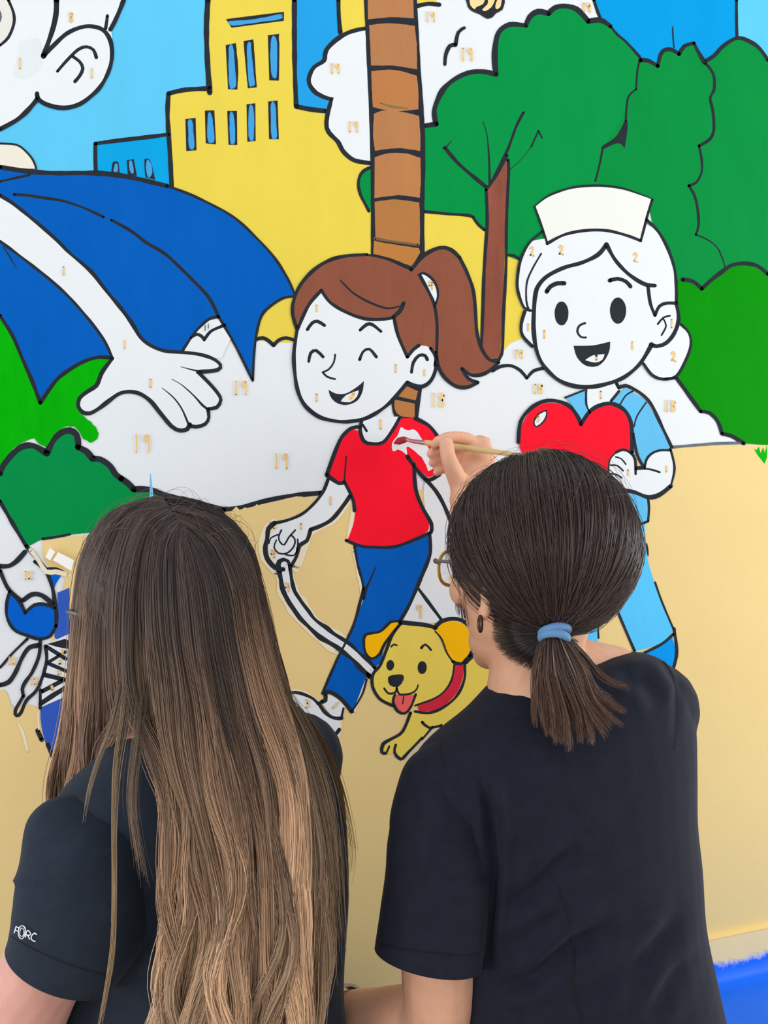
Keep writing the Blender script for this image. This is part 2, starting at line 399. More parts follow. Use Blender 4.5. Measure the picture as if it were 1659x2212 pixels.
# ------------------------------------------------------------------ hero with the cape, far left
F('painted_collar', CRM2, mural, '0,312c 36,313 57,328 72,347 78,364c 0,366c')
cp = F('painted_cape', CAPE, mural, '0,362c 60,370 120,374 205,373 271,381 362,402 422,425 500,466 551,511 593,557 623,605 638,638c 614,643 587,659 566,680 555,716 549,762 547,819c 540,815c 521,771 499,729 474,687c 452,690 428,710 413,729 394,760c 300,745c 241,772c 211,772 181,781 151,798 121,822 88,868c 69,822 48,774 27,725 0,682c')
ar = F('painted_arm', WH, mural, '0,424c 30,442 75,478 121,518 151,548 196,587 232,632 262,668 286,701 304,729 325,745 356,757 392,761 428,765 458,774 475,788 470,798 437,803 452,828 470,849 476,864 467,879 449,884 451,902 443,916 422,922 410,919 404,927 389,930 371,921 347,893 325,866 301,850 277,846 256,851 235,866 211,884 193,892 178,889 170,877 173,861 187,848 208,833 217,812 223,800 240,773c 223,732 181,677 130,623 60,566 0,521c', amp=0.6)
F('cloud_patch', WH, mural, '413,729 428,712 452,692 472,690c 478,700c 498,733c 478,775c 440,768c 398,758c', amp=0.4)
S('cape_outline', cp, [('0,361c 60,370 120,374 205,374 271,381 362,402', 9.5), ('362,402c 422,425 500,466 551,511 593,557 623,605 638,640c', 5.5), ('638,640c 614,643 587,659 566,680 555,716 549,762 546,822c', 5.5), ('545,820c 521,771 499,729 472,684c', 5.5),
  ('472,684c 452,689 428,710 413,729 394,758c', 5.5), ('241,773c 211,772 181,781 151,798 121,822 87,870c 69,822 48,774 27,725 0,682c', 7.5), ('0,392c 36,384 64,378', 5), ('30,420c 60,422 99,428 136,434 181,449 224,469', 5.5), ('240,475c 283,499 316,524 356,548 392,581 422,611 452,644 472,684', 6.5), ('8,534c 22,556 37,583', 3.5, 'end'), ('412,730c 425,722 436,727 441,734c 455,716 476,706 486,702', 6)])
S('arm_outline', ar, [('0,422c 30,441 75,477 121,517 151,547 196,586 232,631 262,667 286,700 304,729 325,746 356,758 392,761 428,765 458,774 476,788 470,799 437,803 428,804', 7.5), ('390,792c 416,799 437,803', 4, 'start'), ('428,804 452,828 470,849 477,864 468,880 449,883', 7), ('371,819c 392,831 419,855 437,875 449,884', 4.5, 'start'), ('449,884 451,902 443,916 422,922 408,918', 7.5), ('350,838c 374,858 392,882 405,911 408,919', 4.5, 'start'),
  ('410,917 404,927 389,930 371,921 347,893 325,866 301,850 277,846 256,851 235,866 211,884 193,893 178,890 169,877 172,860 187,847 208,833 217,812 223,800 243,774c', 8.5), ('0,521c 60,566 130,623 181,677 223,732 243,774c', 6)])
hd = F('painted_head', WH, mural, '0,0c 267,0c 259,21 247,48 240,66c 243,90 243,121 238,151 220,184 196,208 169,225 136,234 102,226 81,212c 60,238 36,259 0,279c', amp=0.5)
F('painted_eye', paint('eye_white', 226, 226, 222), hd, '0,0c 18,0c 29,27 30,51 18,81 0,98c')
F('pupil', GRY, hd, '0,22c 5,36 0,50c')
F('painted_patch', paint('white_patch', 222, 229, 234), hd, '40,92c 84,84 90,140 60,170 30,165 38,120', amp=2)
S('head_outline', hd, [('18,0c 29,27 30,51 18,81 0,98c', 6), ('122,0c 121,30 113,66 94,121c', 10.5), ('94,121c 118,96 145,72 175,59 199,57 223,65 238,87 242,118 236,150 219,184 196,208 169,226 136,233 102,226 83,214 80,202', 8.5), ('232,34c 230,50 228,62', 7), ('267,0c 259,21 247,48 238,64', 8.5),
  ('82,212c 60,238 36,259 0,279c', 9), ('124,154c 145,130 169,107 187,101 202,108 208,124', 7), ('157,122c 172,133 179,148 172,164 162,176', 7), ('0,310c 36,313 57,328 72,347 78,364', 4)])
# trainer of the hero
sh = F('painted_trainer', HERO, mural, '21,1281 16,1300 15,1327 23,1348 36,1363 60,1372 84,1379 108,1372 121,1351 124,1336 118,1315 99,1307 75,1308 54,1324c 45,1305 33,1290', amp=0.8)
F('trainer_panel', HERO, sh, '107,1238c 133,1242c 121,1260 116,1269 110,1255', amp=0.5)
F('trainer_panel', HER2, sh, '87,1529c 152,1488c 152,1650c 118,1650 97,1600 88,1560', '124,1280c 150,1270c 150,1380c 118,1378 124,1340', amp=0.8)
F('trainer_panel', WH, sh, '100,1392c 152,1368c 152,1500c 88,1528c 92,1470 102,1425', amp=0.5)
S('trainer_outline', sh, [('0,1223c 18,1223 36,1212 54,1192', 9.5), ('0,1233c 18,1272 47,1298', 8), ('21,1278c 15,1300 14,1327 22,1349 36,1364 60,1373 84,1380 108,1374 121,1352c', 7), ('21,1279c 33,1289 45,1304 54,1324c 75,1307 99,1306 118,1314', 7), ('50,1297c 69,1284 90,1286 112,1303', 9), ('75,1213c 99,1233 113,1269 118,1299 122,1327 121,1352', 8), ('99,1230c 121,1230 143,1240', 8),
  ('59,1380c 27,1411 9,1432 0,1442c', 5.5), ('84,1394c 63,1399 48,1420 33,1453 18,1474 0,1480c', 9), ('87,1385c 84,1417 69,1453 54,1474 48,1489 51,1504', 7), ('98,1396c 101,1423 93,1459 78,1492 57,1513 45,1540 36,1546 33,1535 50,1504', 7), ('99,1396c 142,1423c', 9), ('102,1432c 142,1408c', 7), ('102,1432c 146,1451c', 8), ('97,1458c 139,1468c 90,1494c', 9), ('87,1490c 87,1530c', 6), ('88,1520c 118,1500 142,1486', 10), ('81,1578c 90,1598c', 9), ('103,1608c 112,1630 118,1648', 8)])
F('trainer_panel', K, sh, '102,1391c 140,1380c 150,1384c 150,1402c 125,1398', amp=0.5)
F('trainer_panel', WH, sh, '54,1308c 75,1296 95,1299 75,1302', amp=0.3)
S('white_smear', mural, [('38,1560c 46,1575 52,1592 60,1625', 6, 'both'), ('84,1575c 82,1540', 4)], PAL)
S('white_smear', mural, [('66,1188c 80,1206 100,1235 120,1235 148,1242', 9)], PAL)
# ------------------------------------------------------------------ painted girl
F('white_leg', WH, mural, '925,1150c 915,1060 930,1020c 990,1030 1040,1110 1050,1200 1045,1310 1000,1345 951,1345 866,1345c 905,1265', amp=0.6)
S('leg_outline', mural, [('899,1265c 924,1299 953,1338c', 6.5)])
F('ground_smear', BEI, mural, '968,1250 980,1236 1000,1232 1000,1285 985,1272', amp=2)
gi = F('painted_girl', WH, mural, '641,713 635,762 637,807 644,846 659,876 687,899 716,908 747,911 786,905 816,890 843,869 864,845 880,826c 893,831 912,834 930,822 941,798 940,771 927,750 905,747c 880,740c 860,640c 690,600c 650,640c', '781,900c 778,930 786,952 804,958 828,954 849,927 862,900c', amp=0.6)
F('painted_arm', WH, gi, '709,1035c 698,1062 680,1086 653,1110 593,1130 578,1160 572,1190 590,1220 610,1227 632,1220 645,1180 665,1165 671,1144 719,1119 756,1071 744,1040c', amp=0.6)
F('halo', PAL, gi, '866,1341c 880,1320 900,1270 901,1275 870,1345', amp=0.5)
S('halo', gi, [('592,1132 576,1150 570,1182 576,1206 594,1228 614,1234', 22), ('612,1232c 617,1250 623,1278 640,1306 671,1346 707,1375 743,1398', 40), ('756,1075c 719,1123 674,1148 660,1178 640,1228c', 14), ('764,1098c 752,1168', 9), ('766,1190c 782,1265 785,1300c', 11), ('788,1475c 762,1540', 9), ('628,1492c 660,1498 690,1520', 9), ('736,1560c 730,1588 715,1598', 8)], PAL)
F('shirt', RED, gi, '759,927c 777,933 783,948 798,963 822,960 843,939 863,904c 899,905 927,925 945,945c 955,1000c 945,1022 926,1032c 896,1008c 898,1056 912,1095 927,1132 925,1146c 899,1163 854,1178 800,1181 777,1178 751,1166c 765,1125 766,1089 756,1065 747,1035c 741,1042 708,1029c 722,984 735,950', amp=0.7)
F('bare_patch', WH, gi, '866,922 874,927 883,930 892,927 902,933 908,945 921,959 934,985 943,1005 925,1018c 920,1003 911,988 898,977 882,964 878,968 880,985c 869,975 859,971 849,976 847,957 858,943', amp=1.6)
F('jeans', JEAN, gi, '765,1174 772,1221 782,1257 785,1293 767,1341 746,1389 728,1425 698,1495c 725,1501 746,1516 761,1536c 773,1510 791,1465 812,1441 825,1428c 830,1380c 866,1340 888,1293 912,1242 927,1199 926,1155c 851,1178 800,1181', amp=0.7)
F('ankle', WH, gi, '707,1502 724,1507 745,1526c 736,1550 714,1543 697,1520c', amp=0.4)
F('shoe', WH, gi, '600,1502c 630,1499 648,1502 672,1510 687,1521 702,1545 734,1557c 735,1569 729,1580 713,1592c 680,1595c 600,1580c', amp=0.5)
F('hair', BRN, gi, '641,710c 632,677 635,647 650,614 677,584 710,563 747,554 792,552 834,560 870,575 888,584c 902,566 921,548 951,537 975,541 993,557 1008,587 1022,626 1026,671 1029,716 1038,750 1056,774 1076,781c 1060,798 1041,807 1018,808 1000,800c 1012,816 1031,825c 1011,834 987,833 963,816 948,792 942,764c 935,755 920,747 905,746 893,755 880,771c 860,725 851,686c 822,690 786,688 747,674 713,653 694,627c 671,653 656,680', amp=0.6)
F('hair_tie', WH, gi, '906,594c 915,593 929,601 940,616 945,628 944,645 939,658c 930,638 918,611', amp=0.3)
S('leash', gi, [('612,1222c 617,1246 623,1275 640,1305 671,1344 707,1373 743,1396 773,1422 806,1455', 29)])
S('leash', gi, [('614,1220c 618,1246 624,1275 640,1303 671,1343 707,1372 743,1395 773,1421 804,1451', 12.5)], WH)
S('outline', gi, [('643,705 635,762 637,807 644,846 659,876 687,899 716,908 747,911 786,905 816,890 843,869 864,845 880,826c', 7.5), ('880,826c 893,832 912,835 930,823 941,798 941,771 930,752', 7.5), ('889,804c 893,783 905,768 918,768 923,777', 6.5),
  ('641,710c 632,677 635,647 650,614 677,584 710,563 747,553 792,550', 7), ('792,550 834,559 870,575 888,583c', 4.5), ('888,583c 902,566 921,548 951,535 975,540 993,557', 7.5), ('993,557 1008,587 1022,626 1027,671 1030,716 1039,750 1056,776 1077,782c 1060,799 1041,809 1018,810 998,796c', 7), ('998,797c 1012,818 1032,826c 1011,836 987,835 963,818 948,794 942,762', 7.5), ('904,594c 915,590 931,600 943,618 946,640 939,662c', 5), ('908,597c 930,638 939,662 944,701 943,762 940,790', 6.5),
  ('905,746c 893,755 880,771c 860,725 851,686c', 6.5), ('851,686c 822,690 786,688 747,674 713,653 694,627c 671,653 656,680 643,712', 6.5), ('735,605c 762,632 798,653 837,666 868,660', 5, 'both'), ('872,655c 864,672 849,685', 8),
  ('664,712c 674,698 686,694 701,703', 6.5), ('778,713c 792,701 804,701 823,716', 6.5), ('667,781c 671,763 683,757 698,771', 6), ('777,777c 784,760 798,754 813,771', 6), ('724,766c 721,783 710,798 697,804c 707,814 724,819', 4),
  ('776,922c 759,925 738,945 722,981 706,1026c 732,1044 744,1041c', 7.5), ('748,987c 746,1010 744,1038', 3), ('744,1041c 762,1077 766,1103', 7), ('781,910c 778,930 786,953 804,959 828,955 849,928 863,903', 7.5), ('784,918c 792,931', 5), ('748,1167c 777,1179 807,1182 852,1181 900,1164 930,1150c', 6.5), ('894,1002c 898,1056 912,1095 932,1132 931,1150c', 8), ('898,904c 927,920 947,945', 8), ('880,986c 897,1010 916,1032 928,1037 950,1025', 8), ('918,1034c 941,1060 959,1091 975,1130', 8),
  ('709,1035c 698,1062 680,1086 653,1110 620,1124 593,1130', 6), ('593,1130 580,1142 577,1165 573,1182 577,1206 594,1226 612,1230', 9.5), ('756,1071c 744,1089 719,1120 695,1135 671,1144c 663,1168 647,1178 641,1201 628,1224', 8), ('608,1145c 602,1159 605,1171 614,1177 623,1162 638,1145', 3.2), ('581,1174c 585,1162 600,1155', 3.2), ('597,1167c 592,1182 602,1195 620,1195 635,1180 637,1165 629,1156', 3.2), ('617,1198c 635,1200 643,1184 643,1165', 3.2),
  ('928,1154c 929,1196 912,1242 885,1305 864,1342', 7.5), ('766,1180c 773,1221 783,1257 786,1293', 5), ('786,1268c 767,1341 746,1389 728,1425 699,1492', 5.5), ('812,1224c 803,1245 791,1272 785,1293', 6, 'start'), ('698,1497c 713,1495 737,1510 760,1537c', 8.5), ('760,1537c 782,1501 792,1468', 4.5), ('703,1499c 703,1513 695,1516', 8), ('689,1519c 698,1534 714,1548 729,1552 738,1551', 7.5), ('742,1530c 737,1552', 4.5), ('625,1496c 648,1497 676,1509 687,1521', 5.5), ('733,1576c 724,1587 712,1592', 8)])
F('mouth', K, gi, '710,842c 725,850 747,850 771,836 786,823c 783,846 771,866 747,875 725,869 713,855', amp=0.4)
F('mouth', WH, gi, '736,867c 747,854 775,843c 771,857 756,869', amp=0.3)
S('mouth', gi, [('757,862c 764,850', 7)], NUM)
# ------------------------------------------------------------------ painted puppy
F('leg_gap', paint('gap_sand', 214, 202, 168, var=0.08), mural, '940,1562c 958,1576c 897,1632 872,1642c 884,1618', amp=1.5)
dg = F('painted_puppy', DOG, mural, '885,1540c 869,1579 848,1594 830,1606 826,1624 839,1628 854,1630 869,1638 879,1624 909,1597 930,1571c 947,1567c 955,1592c 1010,1596 1110,1580 1180,1590 1200,1640 1230,1655 1270,1640 1290,1540 1270,1440 1200,1395 1130,1385 1045,1396c 1000,1425c 960,1530c', amp=0.5)
F('head', DOG, dg, '869,1350 851,1365 839,1395 830,1425 809,1456 808,1486 821,1507 845,1519 897,1524 939,1511 972,1483 984,1447 978,1428 960,1407 939,1360 921,1354 897,1351', amp=0.5)
F('ear', EAR, dg, '863,1344c 845,1344 821,1365 791,1371 788,1389 791,1410 803,1421 818,1413 830,1389 845,1368', '940,1365c 951,1347 972,1341 996,1346 1014,1362 1023,1386 1017,1413 996,1432 978,1428 966,1410 954,1380', amp=0.4)
F('collar', COLR, dg, '984,1432c 1002,1432c 999,1468 984,1501 957,1525 927,1537 905,1535c 902,1522c 939,1510 963,1492 978,1465', amp=0.5)
F('tongue', TON, dg, '856,1500c 851,1516 860,1534 875,1538 885,1525 896,1501c', amp=0.3)
S('outline', dg, [('864,1344c 891,1347 918,1350 942,1356', 9), ('866,1347 848,1371 836,1401 821,1438 806,1456 805,1483 821,1510 848,1524', 6), ('864,1343c 845,1343 821,1364 790,1371 786,1389 790,1411 803,1423 820,1413 832,1389 866,1345c', 5.5), ('939,1357c 951,1344 972,1337 998,1340 1018,1358 1026,1386', 8), ('1034,1388c 1024,1410 1005,1430', 12), ('1024,1390 1016,1414 996,1434 978,1429', 6), ('978,1429 966,1411 954,1380 940,1364', 3.5),
  ('845,1397c 851,1392 857,1394', 4), ('910,1400c 919,1392 931,1404', 5.5), ('830,1487c 839,1498 854,1496 857,1484', 4), ('857,1486c 863,1500 888,1498 900,1489 903,1480', 4), ('853,1501c 849,1516 859,1536 875,1541 888,1526 898,1500', 5.5), ('872,1505c 870,1520', 2.5), ('1004,1432c 1003,1468 987,1503 958,1528 927,1540 897,1537', 5.5), ('982,1432c 976,1467 961,1492 938,1509 897,1524', 4),
  ('887,1540c 870,1580 848,1595 828,1607 825,1625 833,1627', 6.5), ('841,1612c 835,1626', 4), ('855,1609c 852,1625 866,1640 882,1625 912,1594', 6), ('912,1560c 927,1572 954,1567c 948,1586', 5.5), ('935,1570c 912,1597', 4)])
F('eye', K, dg, ell(843, 1437, 8.5, 11.5, 0.1), ell(912, 1442, 10, 14, 0.05), '838,1465 845,1459 869,1457 872,1468 860,1484 842,1480', amp=0.3)
# ------------------------------------------------------------------ painted nurse
nu = F('painted_nurse', WH, mural, '1183,515c 1144,524 1125,560 1118,599 1119,629 1132,664 1126,701 1129,725 1150,748 1159,760 1174,789 1204,819 1237,834 1264,836 1304,832 1346,816 1382,786c 1391,786 1409,810 1433,819 1460,813 1478,783 1491,747 1488,719 1466,695c 1460,640 1457,581 1442,536 1421,499 1394,484c 1300,440c', '1268,838c 1269,872c 1274,893c 1322,865c 1337,845 1334,825c', amp=0.5)
F('cap', CRM, nu, '1156,445c 1177,429 1201,417 1243,406 1295,403 1340,408 1376,418 1409,430c 1400,460 1393,487 1384,519c 1352,508 1310,499 1264,499 1219,508 1183,524c 1171,490', amp=0.5)
tr = F('trousers', LB2, nu, '1310,1147c 1328,1148c 1370,1140 1393,1130c 1394,1159 1400,1210 1409,1243 1424,1283 1439,1322 1453,1358 1448,1370 1430,1388 1400,1400 1370,1407c 1346,1352 1328,1307 1310,1270c', '1230,1150c 1328,1147c 1318,1260 1290,1290 1292,1385c 1222,1390c 1215,1270', amp=0.5)
F('shoe', SHB, nu, '1385,1408c 1400,1406 1430,1390 1452,1376c 1460,1412 1454,1450c 1400,1470c', amp=0.5)
F('scrub_top', LB, nu, '1222,858c 1262,845c 1267,872 1274,890c 1255,912c 1240,881', '1322,868c 1352,836c 1364,845 1394,866 1421,911 1448,968c 1421,973 1400,987 1391,1002c 1382,987 1370,936 1367,915 1340,878', '1270,1071c 1295,1071c 1322,1046 1340,1059 1370,1067 1399,1077c 1400,1098 1399,1125c 1370,1135 1328,1145 1250,1160c', amp=0.6)
F('arm', WH, nu, '1319,1040c 1316,1000 1331,978 1346,972 1361,978 1371,993 1373,1012c 1393,1012c 1397,996 1406,981 1424,974 1449,973c 1456,1011 1448,1050 1424,1068 1400,1073 1370,1063 1340,1056', amp=0.5)
ht = F('heart', RED, nu, '1122,945 1129,915 1147,887 1174,872 1201,871 1228,881 1246,902 1255,916c 1274,893 1295,881 1322,877 1346,890 1359,915 1361,945 1361,977c 1331,976 1316,999 1316,1038c 1289,1066c 1240,1040 1180,1010 1130,980', amp=0.6)
F('heart_shine', WH, nu, '1180,887c 1165,893 1153,911 1159,922 1174,911 1180,897', amp=0.3)
S('outline', nu, [('1156,445c 1177,428 1201,416 1243,404 1295,401 1340,406 1376,417 1410,430c', 5, 'both'), ('1409,431c 1400,460 1393,487 1384,521c', 5), ('1384,520c 1352,508 1310,498 1264,498 1219,507 1182,526c', 6), ('1182,526c 1171,490 1155,446', 4), ('1172,500c 1144,524 1125,560 1118,599 1119,629 1132,664 1147,671', 5.5), ('1134,672c 1126,701 1129,725 1150,748', 6.5), ('1310,528c 1292,550 1258,567 1219,578 1183,596 1163,617 1156,640 1153,680 1153,716 1159,756 1174,789 1204,819 1237,833 1270,836 1304,831 1346,816 1382,786 1408,744c', 8.5), ('1169,548c 1150,581 1138,611 1137,650 1142,668', 4),
  ('1397,475c 1421,499 1442,536 1457,581 1461,626 1461,653', 6), ('1310,528c 1328,560 1352,587 1376,605 1396,615 1415,617', 8), ('1400,620c 1405,656 1415,681c 1424,662 1439,655 1461,655', 7), ('1461,655 1466,689 1457,719 1439,741 1418,748 1406,744', 8), ('1421,700c 1433,686 1447,682', 4), ('1433,689c 1439,704 1429,724', 3.5), ('1471,701c 1488,719 1492,747 1479,783 1460,813 1433,819 1409,810 1390,785', 5.5), ('1460,816c 1433,819', 5),
  ('1181,630c 1189,619 1204,612 1219,612', 8.5), ('1317,606c 1334,602 1352,608 1362,619', 8.5), ('1264,698c 1252,703 1247,716 1255,728 1266,729', 4.5),
  ('1332,829c 1337,838c 1352,833 1382,848 1406,872 1427,915 1451,966c', 6.5), ('1320,866c 1337,845c', 5), ('1340,873c 1352,854 1367,845', 3), ('1370,921c 1376,899 1396,869', 3), ('1267,839c 1266,872 1275,892', 4), ('1221,859c 1262,843c', 4),
  ('1448,969c 1457,1011 1449,1050', 5), ('1449,1050 1424,1069 1400,1074 1370,1063 1340,1056 1318,1040', 8), ('1331,977c 1346,971 1362,978 1372,993 1373,1024', 5.5), ('1331,977c 1317,994 1315,1023 1319,1039', 3.5), ('1330,987c 1342,991 1352,1003', 3.5), ('1319,1005c 1334,1006 1346,1017', 3.5), ('1317,1023c 1331,1025 1343,1032', 3.5), ('1373,1014c 1400,1013 1425,1020', 4), ('1392,1012c 1396,994 1406,981 1424,973 1449,973', 5), ('1368,936c 1376,981 1391,1010c 1374,1010', 5),
  ('1120,955c 1125,910 1147,882 1174,867 1201,866 1228,876 1246,897 1255,916c 1274,889 1295,876 1322,872 1349,886 1363,912 1365,945 1365,978', 8), ('1318,1040c 1289,1068c', 6.5), ('1180,887c 1165,893 1153,911 1159,922 1174,911 1181,896', 3.5, 'closed'),
  ('1400,1076c 1402,1098 1400,1126c 1370,1137 1328,1147c', 5.5), ('1415,1258c 1430,1300 1454,1357', 4), ('1397,1174c 1400,1200', 5, 'both'), ('1315,1272c 1340,1334 1371,1406', 5.5), ('1393,1410c 1430,1391 1455,1370', 5.5), ('1456,1358c 1461,1391 1461,1418 1453,1450', 6.5), ('1290,1310c 1291,1340 1293,1378', 4)])
F('eye', K, nu, ell(1213, 677, 15, 26), ell(1335, 671, 17.5, 28.5), amp=0.4)
F('mouth', K, nu, '1239,747c 1280,746 1318,738c 1316,759 1304,781 1286,792 1264,789 1246,771', amp=0.4)
F('mouth', WH, nu, '1264,778c 1280,768 1306,765c 1301,777 1286,783', amp=0.3)
# ------------------------------------------------------------------ the small orange numbers
DIG = {'1': ['0,-1 0.05,0 0,1'], '2': ['-0.5,-0.55 -0.1,-1 0.4,-0.7 0.2,0 -0.4,0.8c -0.1,0.7 0.6,1'], '3': ['-0.4,-0.8 0.2,-1 0.4,-0.5 0,-0.1c 0.5,0.2 0.4,0.9 -0.4,0.9'], '4': ['-0.4,-0.9 -0.5,0.1c 0.5,0', '0.4,-0.7 0.35,1'],
       '5': ['0.4,-0.9 -0.3,-0.9c -0.3,-0.1 0.3,-0.1 0.4,0.5 0,0.9 -0.4,0.8'], '8': ['0.4,-0.7 0,-1 -0.4,-0.6 0.3,0.3 0.35,0.8 0,1 -0.35,0.7 0.1,0 0.4,-0.6'], '9': ['0.35,-0.8 0,-1 -0.35,-0.6 0,-0.2 0.35,-0.7 0.4,0 0.35,1']}
def number(txt, cx, cy, h=14, rot=0.0, w=3.6):
    M = Mesh2D(); off = nxt(); n = len(txt); sp = h * 1.15
    for i, ch in enumerate(txt):
        ox = (i - (n - 1) / 2) * sp
        for s in DIG[ch]:
            pts = [((ox + x * h * 0.75) * math.cos(rot) - y * h * math.sin(rot) + cx, (ox + x * h * 0.75) * math.sin(rot) + y * h * math.cos(rot) + cy, c) for x, y, c in parse(s)]
            stroke(M, pts, w, off=off)
    M.build('paint_number', NUM, mural)
for a in [('8', 153, 37, 10), ('1', 198, 158, 10), ('1', 43, 137, 11), ('19', 723, 148, 10), ('19', 762, 274, 11), ('19', 929, 36, 10), ('19', 1008, 117, 13), ('19', 1267, 16, 9), ('1', 137, 585, 9), ('1', 269, 744, 9), ('1', 325, 828, 9), ('19', 518, 838, 15),
          ('19', 305, 958, 19), ('19', 606, 996, 16), ('18', 946, 864, 15), ('1', 684, 666, 7), ('1', 684, 859, 8), ('1', 855, 796, 8), ('1', 917, 805, 6), ('4', 931, 616, 9), ('1', 822, 917, 10), ('1', 714, 1082, 8), ('1', 650, 1137, 6), ('4', 590, 1196, 9), ('4', 621, 1268, 10),
          ('2', 1149, 543, 10), ('2', 1212, 540, 10), ('2', 1373, 556, 10), ('1', 1141, 707, 7), ('1', 1176, 722, 8), ('1', 1366, 746, 8), ('1', 1451, 699, 9), ('2', 1455, 770, 10), ('19', 1120, 765, 9), ('18', 1162, 840, 10), ('1', 1298, 853, 8), ('18', 1448, 877, 12),
          ('5', 1289, 773, 5), ('5', 1163, 905, 6), ('18', 1045, 957, 12), ('1', 1357, 1021, 6), ('1', 1440, 1013, 6), ('9', 906, 1321, 14), ('3', 664, 1520, 9), ('12', 60, 1243, 9), ('12', 25, 1428, 8), ('12', 72, 1472, 8), ('2', 135, 1408, 5), ('2', 130, 1430, 5), ('2', 128, 1453, 5), ('2', 112, 1486, 5)]:
    number(*a)
number('1', 725, 1524, 8, 0.7)
S('paint_number', mural, [('443,703c 443,714', 2), ('450,700c 450,709', 2)], GRY)
# ------------------------------------------------------------------ baseboard, masking and floor sheet
m_base = paint('baseboard_cream', 238, 216, 160, var=0.03, vscale=12, stretch=(1, 1, 1))
box('baseboard_back', -3.0, 4.0, -0.012, 0.0, 0.0, 0.085, m_base)['kind'] = 'structure'
m_sheet = mat_basic('blue_sheet', srgb(0, 108, 250), rough=0.5, spec=0.3, var=0.07, vscale=9, bump=0.3, bscale=40)
def dry_brush(m):
    """cream paint dragged thinly over the top of the blue film"""
    nt = m.node_tree; b = nt.nodes['Principled BSDF']; src = b.inputs['Base Color'].links[0].from_socket
    g = nt.nodes.new('ShaderNodeNewGeometry'); sp = nt.nodes.new('ShaderNodeSeparateXYZ'); nt.links.new(g.outputs['Position'], sp.inputs[0])
    n = nt.nodes.new('ShaderNodeTexNoise'); n.inputs['Scale'].default_value = 38; n.inputs['Detail'].default_value = 6; n.inputs['Roughness'].default_value = .75
    nt.links.new(g.outputs['Position'], n.inputs['Vector'])
    mr = nt.nodes.new('ShaderNodeMapRange'); mr.inputs[1].default_value = .012; mr.inputs[2].default_value = .056; nt.links.new(sp.outputs['Z'], mr.inputs[0])
    ad = nt.nodes.new('ShaderNodeMath'); ad.operation = 'ADD'; nt.links.new(mr.outputs[0], ad.inputs[0]); nt.links.new(n.outputs['Fac'], ad.inputs[1])
    m2 = nt.nodes.new('ShaderNodeMapRange'); m2.inputs[1].default_value = .92; m2.inputs[2].default_value = 1.25; nt.links.new(ad.outputs[0], m2.inputs[0])
    mx = nt.nodes.new('ShaderNodeMix'); mx.data_type = 'RGBA'; nt.links.new(m2.outputs[0], mx.inputs[0]); nt.links.new(src, mx.inputs[6]); mx.inputs[7].default_value = (*srgb(238, 222, 176), 1)
    nt.links.new(mx.outputs[2], b.inputs['Base Color'])
dry_brush(m_sheet)
def blue_sheet():
    """blue protective film: taped up the lower half of the baseboard, then lying on the floor"""
    v = []; f = []
    nx_, prof = 110, [(-0.0135, None), (-0.0140, 0.030), (-0.0150, 0.012), (-0.024, 0.004)] + [(-0.05 - 0.05 * i, 0.003) for i in range(7)]
    for i in range(nx_ + 1):
        x = -1.6 + 4.2 * i / nx_
        for j, (y, z) in enumerate(prof):
            if z is None:
                z = 0.052 + 0.008 * noise.noise(Vector((x * 7, 0.3, 0))) + 0.005 * noise.noise(Vector((x * 31, 1.3, 0)))
            elif j > 3:
                z += 0.004 * abs(noise.noise(Vector((x * 4, y * 5, 2)))) + 0.012 * max(0, noise.noise(Vector((x * 2.2 + y * 1.7, y * 2.5, 7)))) ** 2
            v.append((x, y, z))
    m = len(prof)
    for i in range(nx_):
        for j in range(m - 1):
            a = i * m + j
            f.append((a, a + 1, a + m + 1, a + m))
    o = mesh_obj('floor_sheet', v, f, m_sheet, smooth=True)
    tag(o, 'bright blue protective sheet on the floor, taped up the bottom of the wall', 'sheet')
    return o
sheet = blue_sheet()
def ragged_paint():
    """cream paint brushed over the upper edge of the blue film, with bristle streaks"""
    v = []; f = []; n = 500; q = []
    for i in range(n + 1):
        x = -1.2 + 3.4 * i / n
        lo = 0.044 + 0.014 * noise.noise(Vector((x * 6, 5, 0))) + 0.006 * noise.noise(Vector((x * 40, 2, 0))) + 0.004 * noise.noise(Vector((x * 160, 2, 0)))
        v += [(x, -0.0143, max(0.03, lo)), (x, -0.0143, 0.0851)]
    for i in range(n): f.append((2 * i, 2 * i + 2, 2 * i + 3, 2 * i + 1))
    return mesh_obj('brushed_paint', v, f, m_base, sheet)
ragged_paint()
# white tape on the wall beside the painted trainer
def tape():
    m = mat_basic('white_tape', (0.93, 0.93, 0.93), rough=0.35, spec=0.5)
    t = None
    for nm, q in (('tape_strip', [(126, 1193), (160, 1210), (154, 1233), (114, 1210)]), ('tape_end', [(108, 1183), (119, 1192), (108, 1211), (98, 1203)])):
        a = [wall_pt(x, y, 0.0100 if nm == 'tape_end' else 0.0090) for x, y in q]; b = [wall_pt(x, y, 0.0070) for x, y in q]
        v = a + b
        f = [(3, 2, 1, 0), (4, 5, 6, 7)] + [(i, (i + 1) % 4, 4 + (i + 1) % 4, 4 + i) for i in range(4)]
        o = mesh_obj(nm, v, f, m, t)
        t = t or o
    tag(t, 'short folded strip of bright white tape stuck to the wall above the painted shoe', 'tape')
tape()

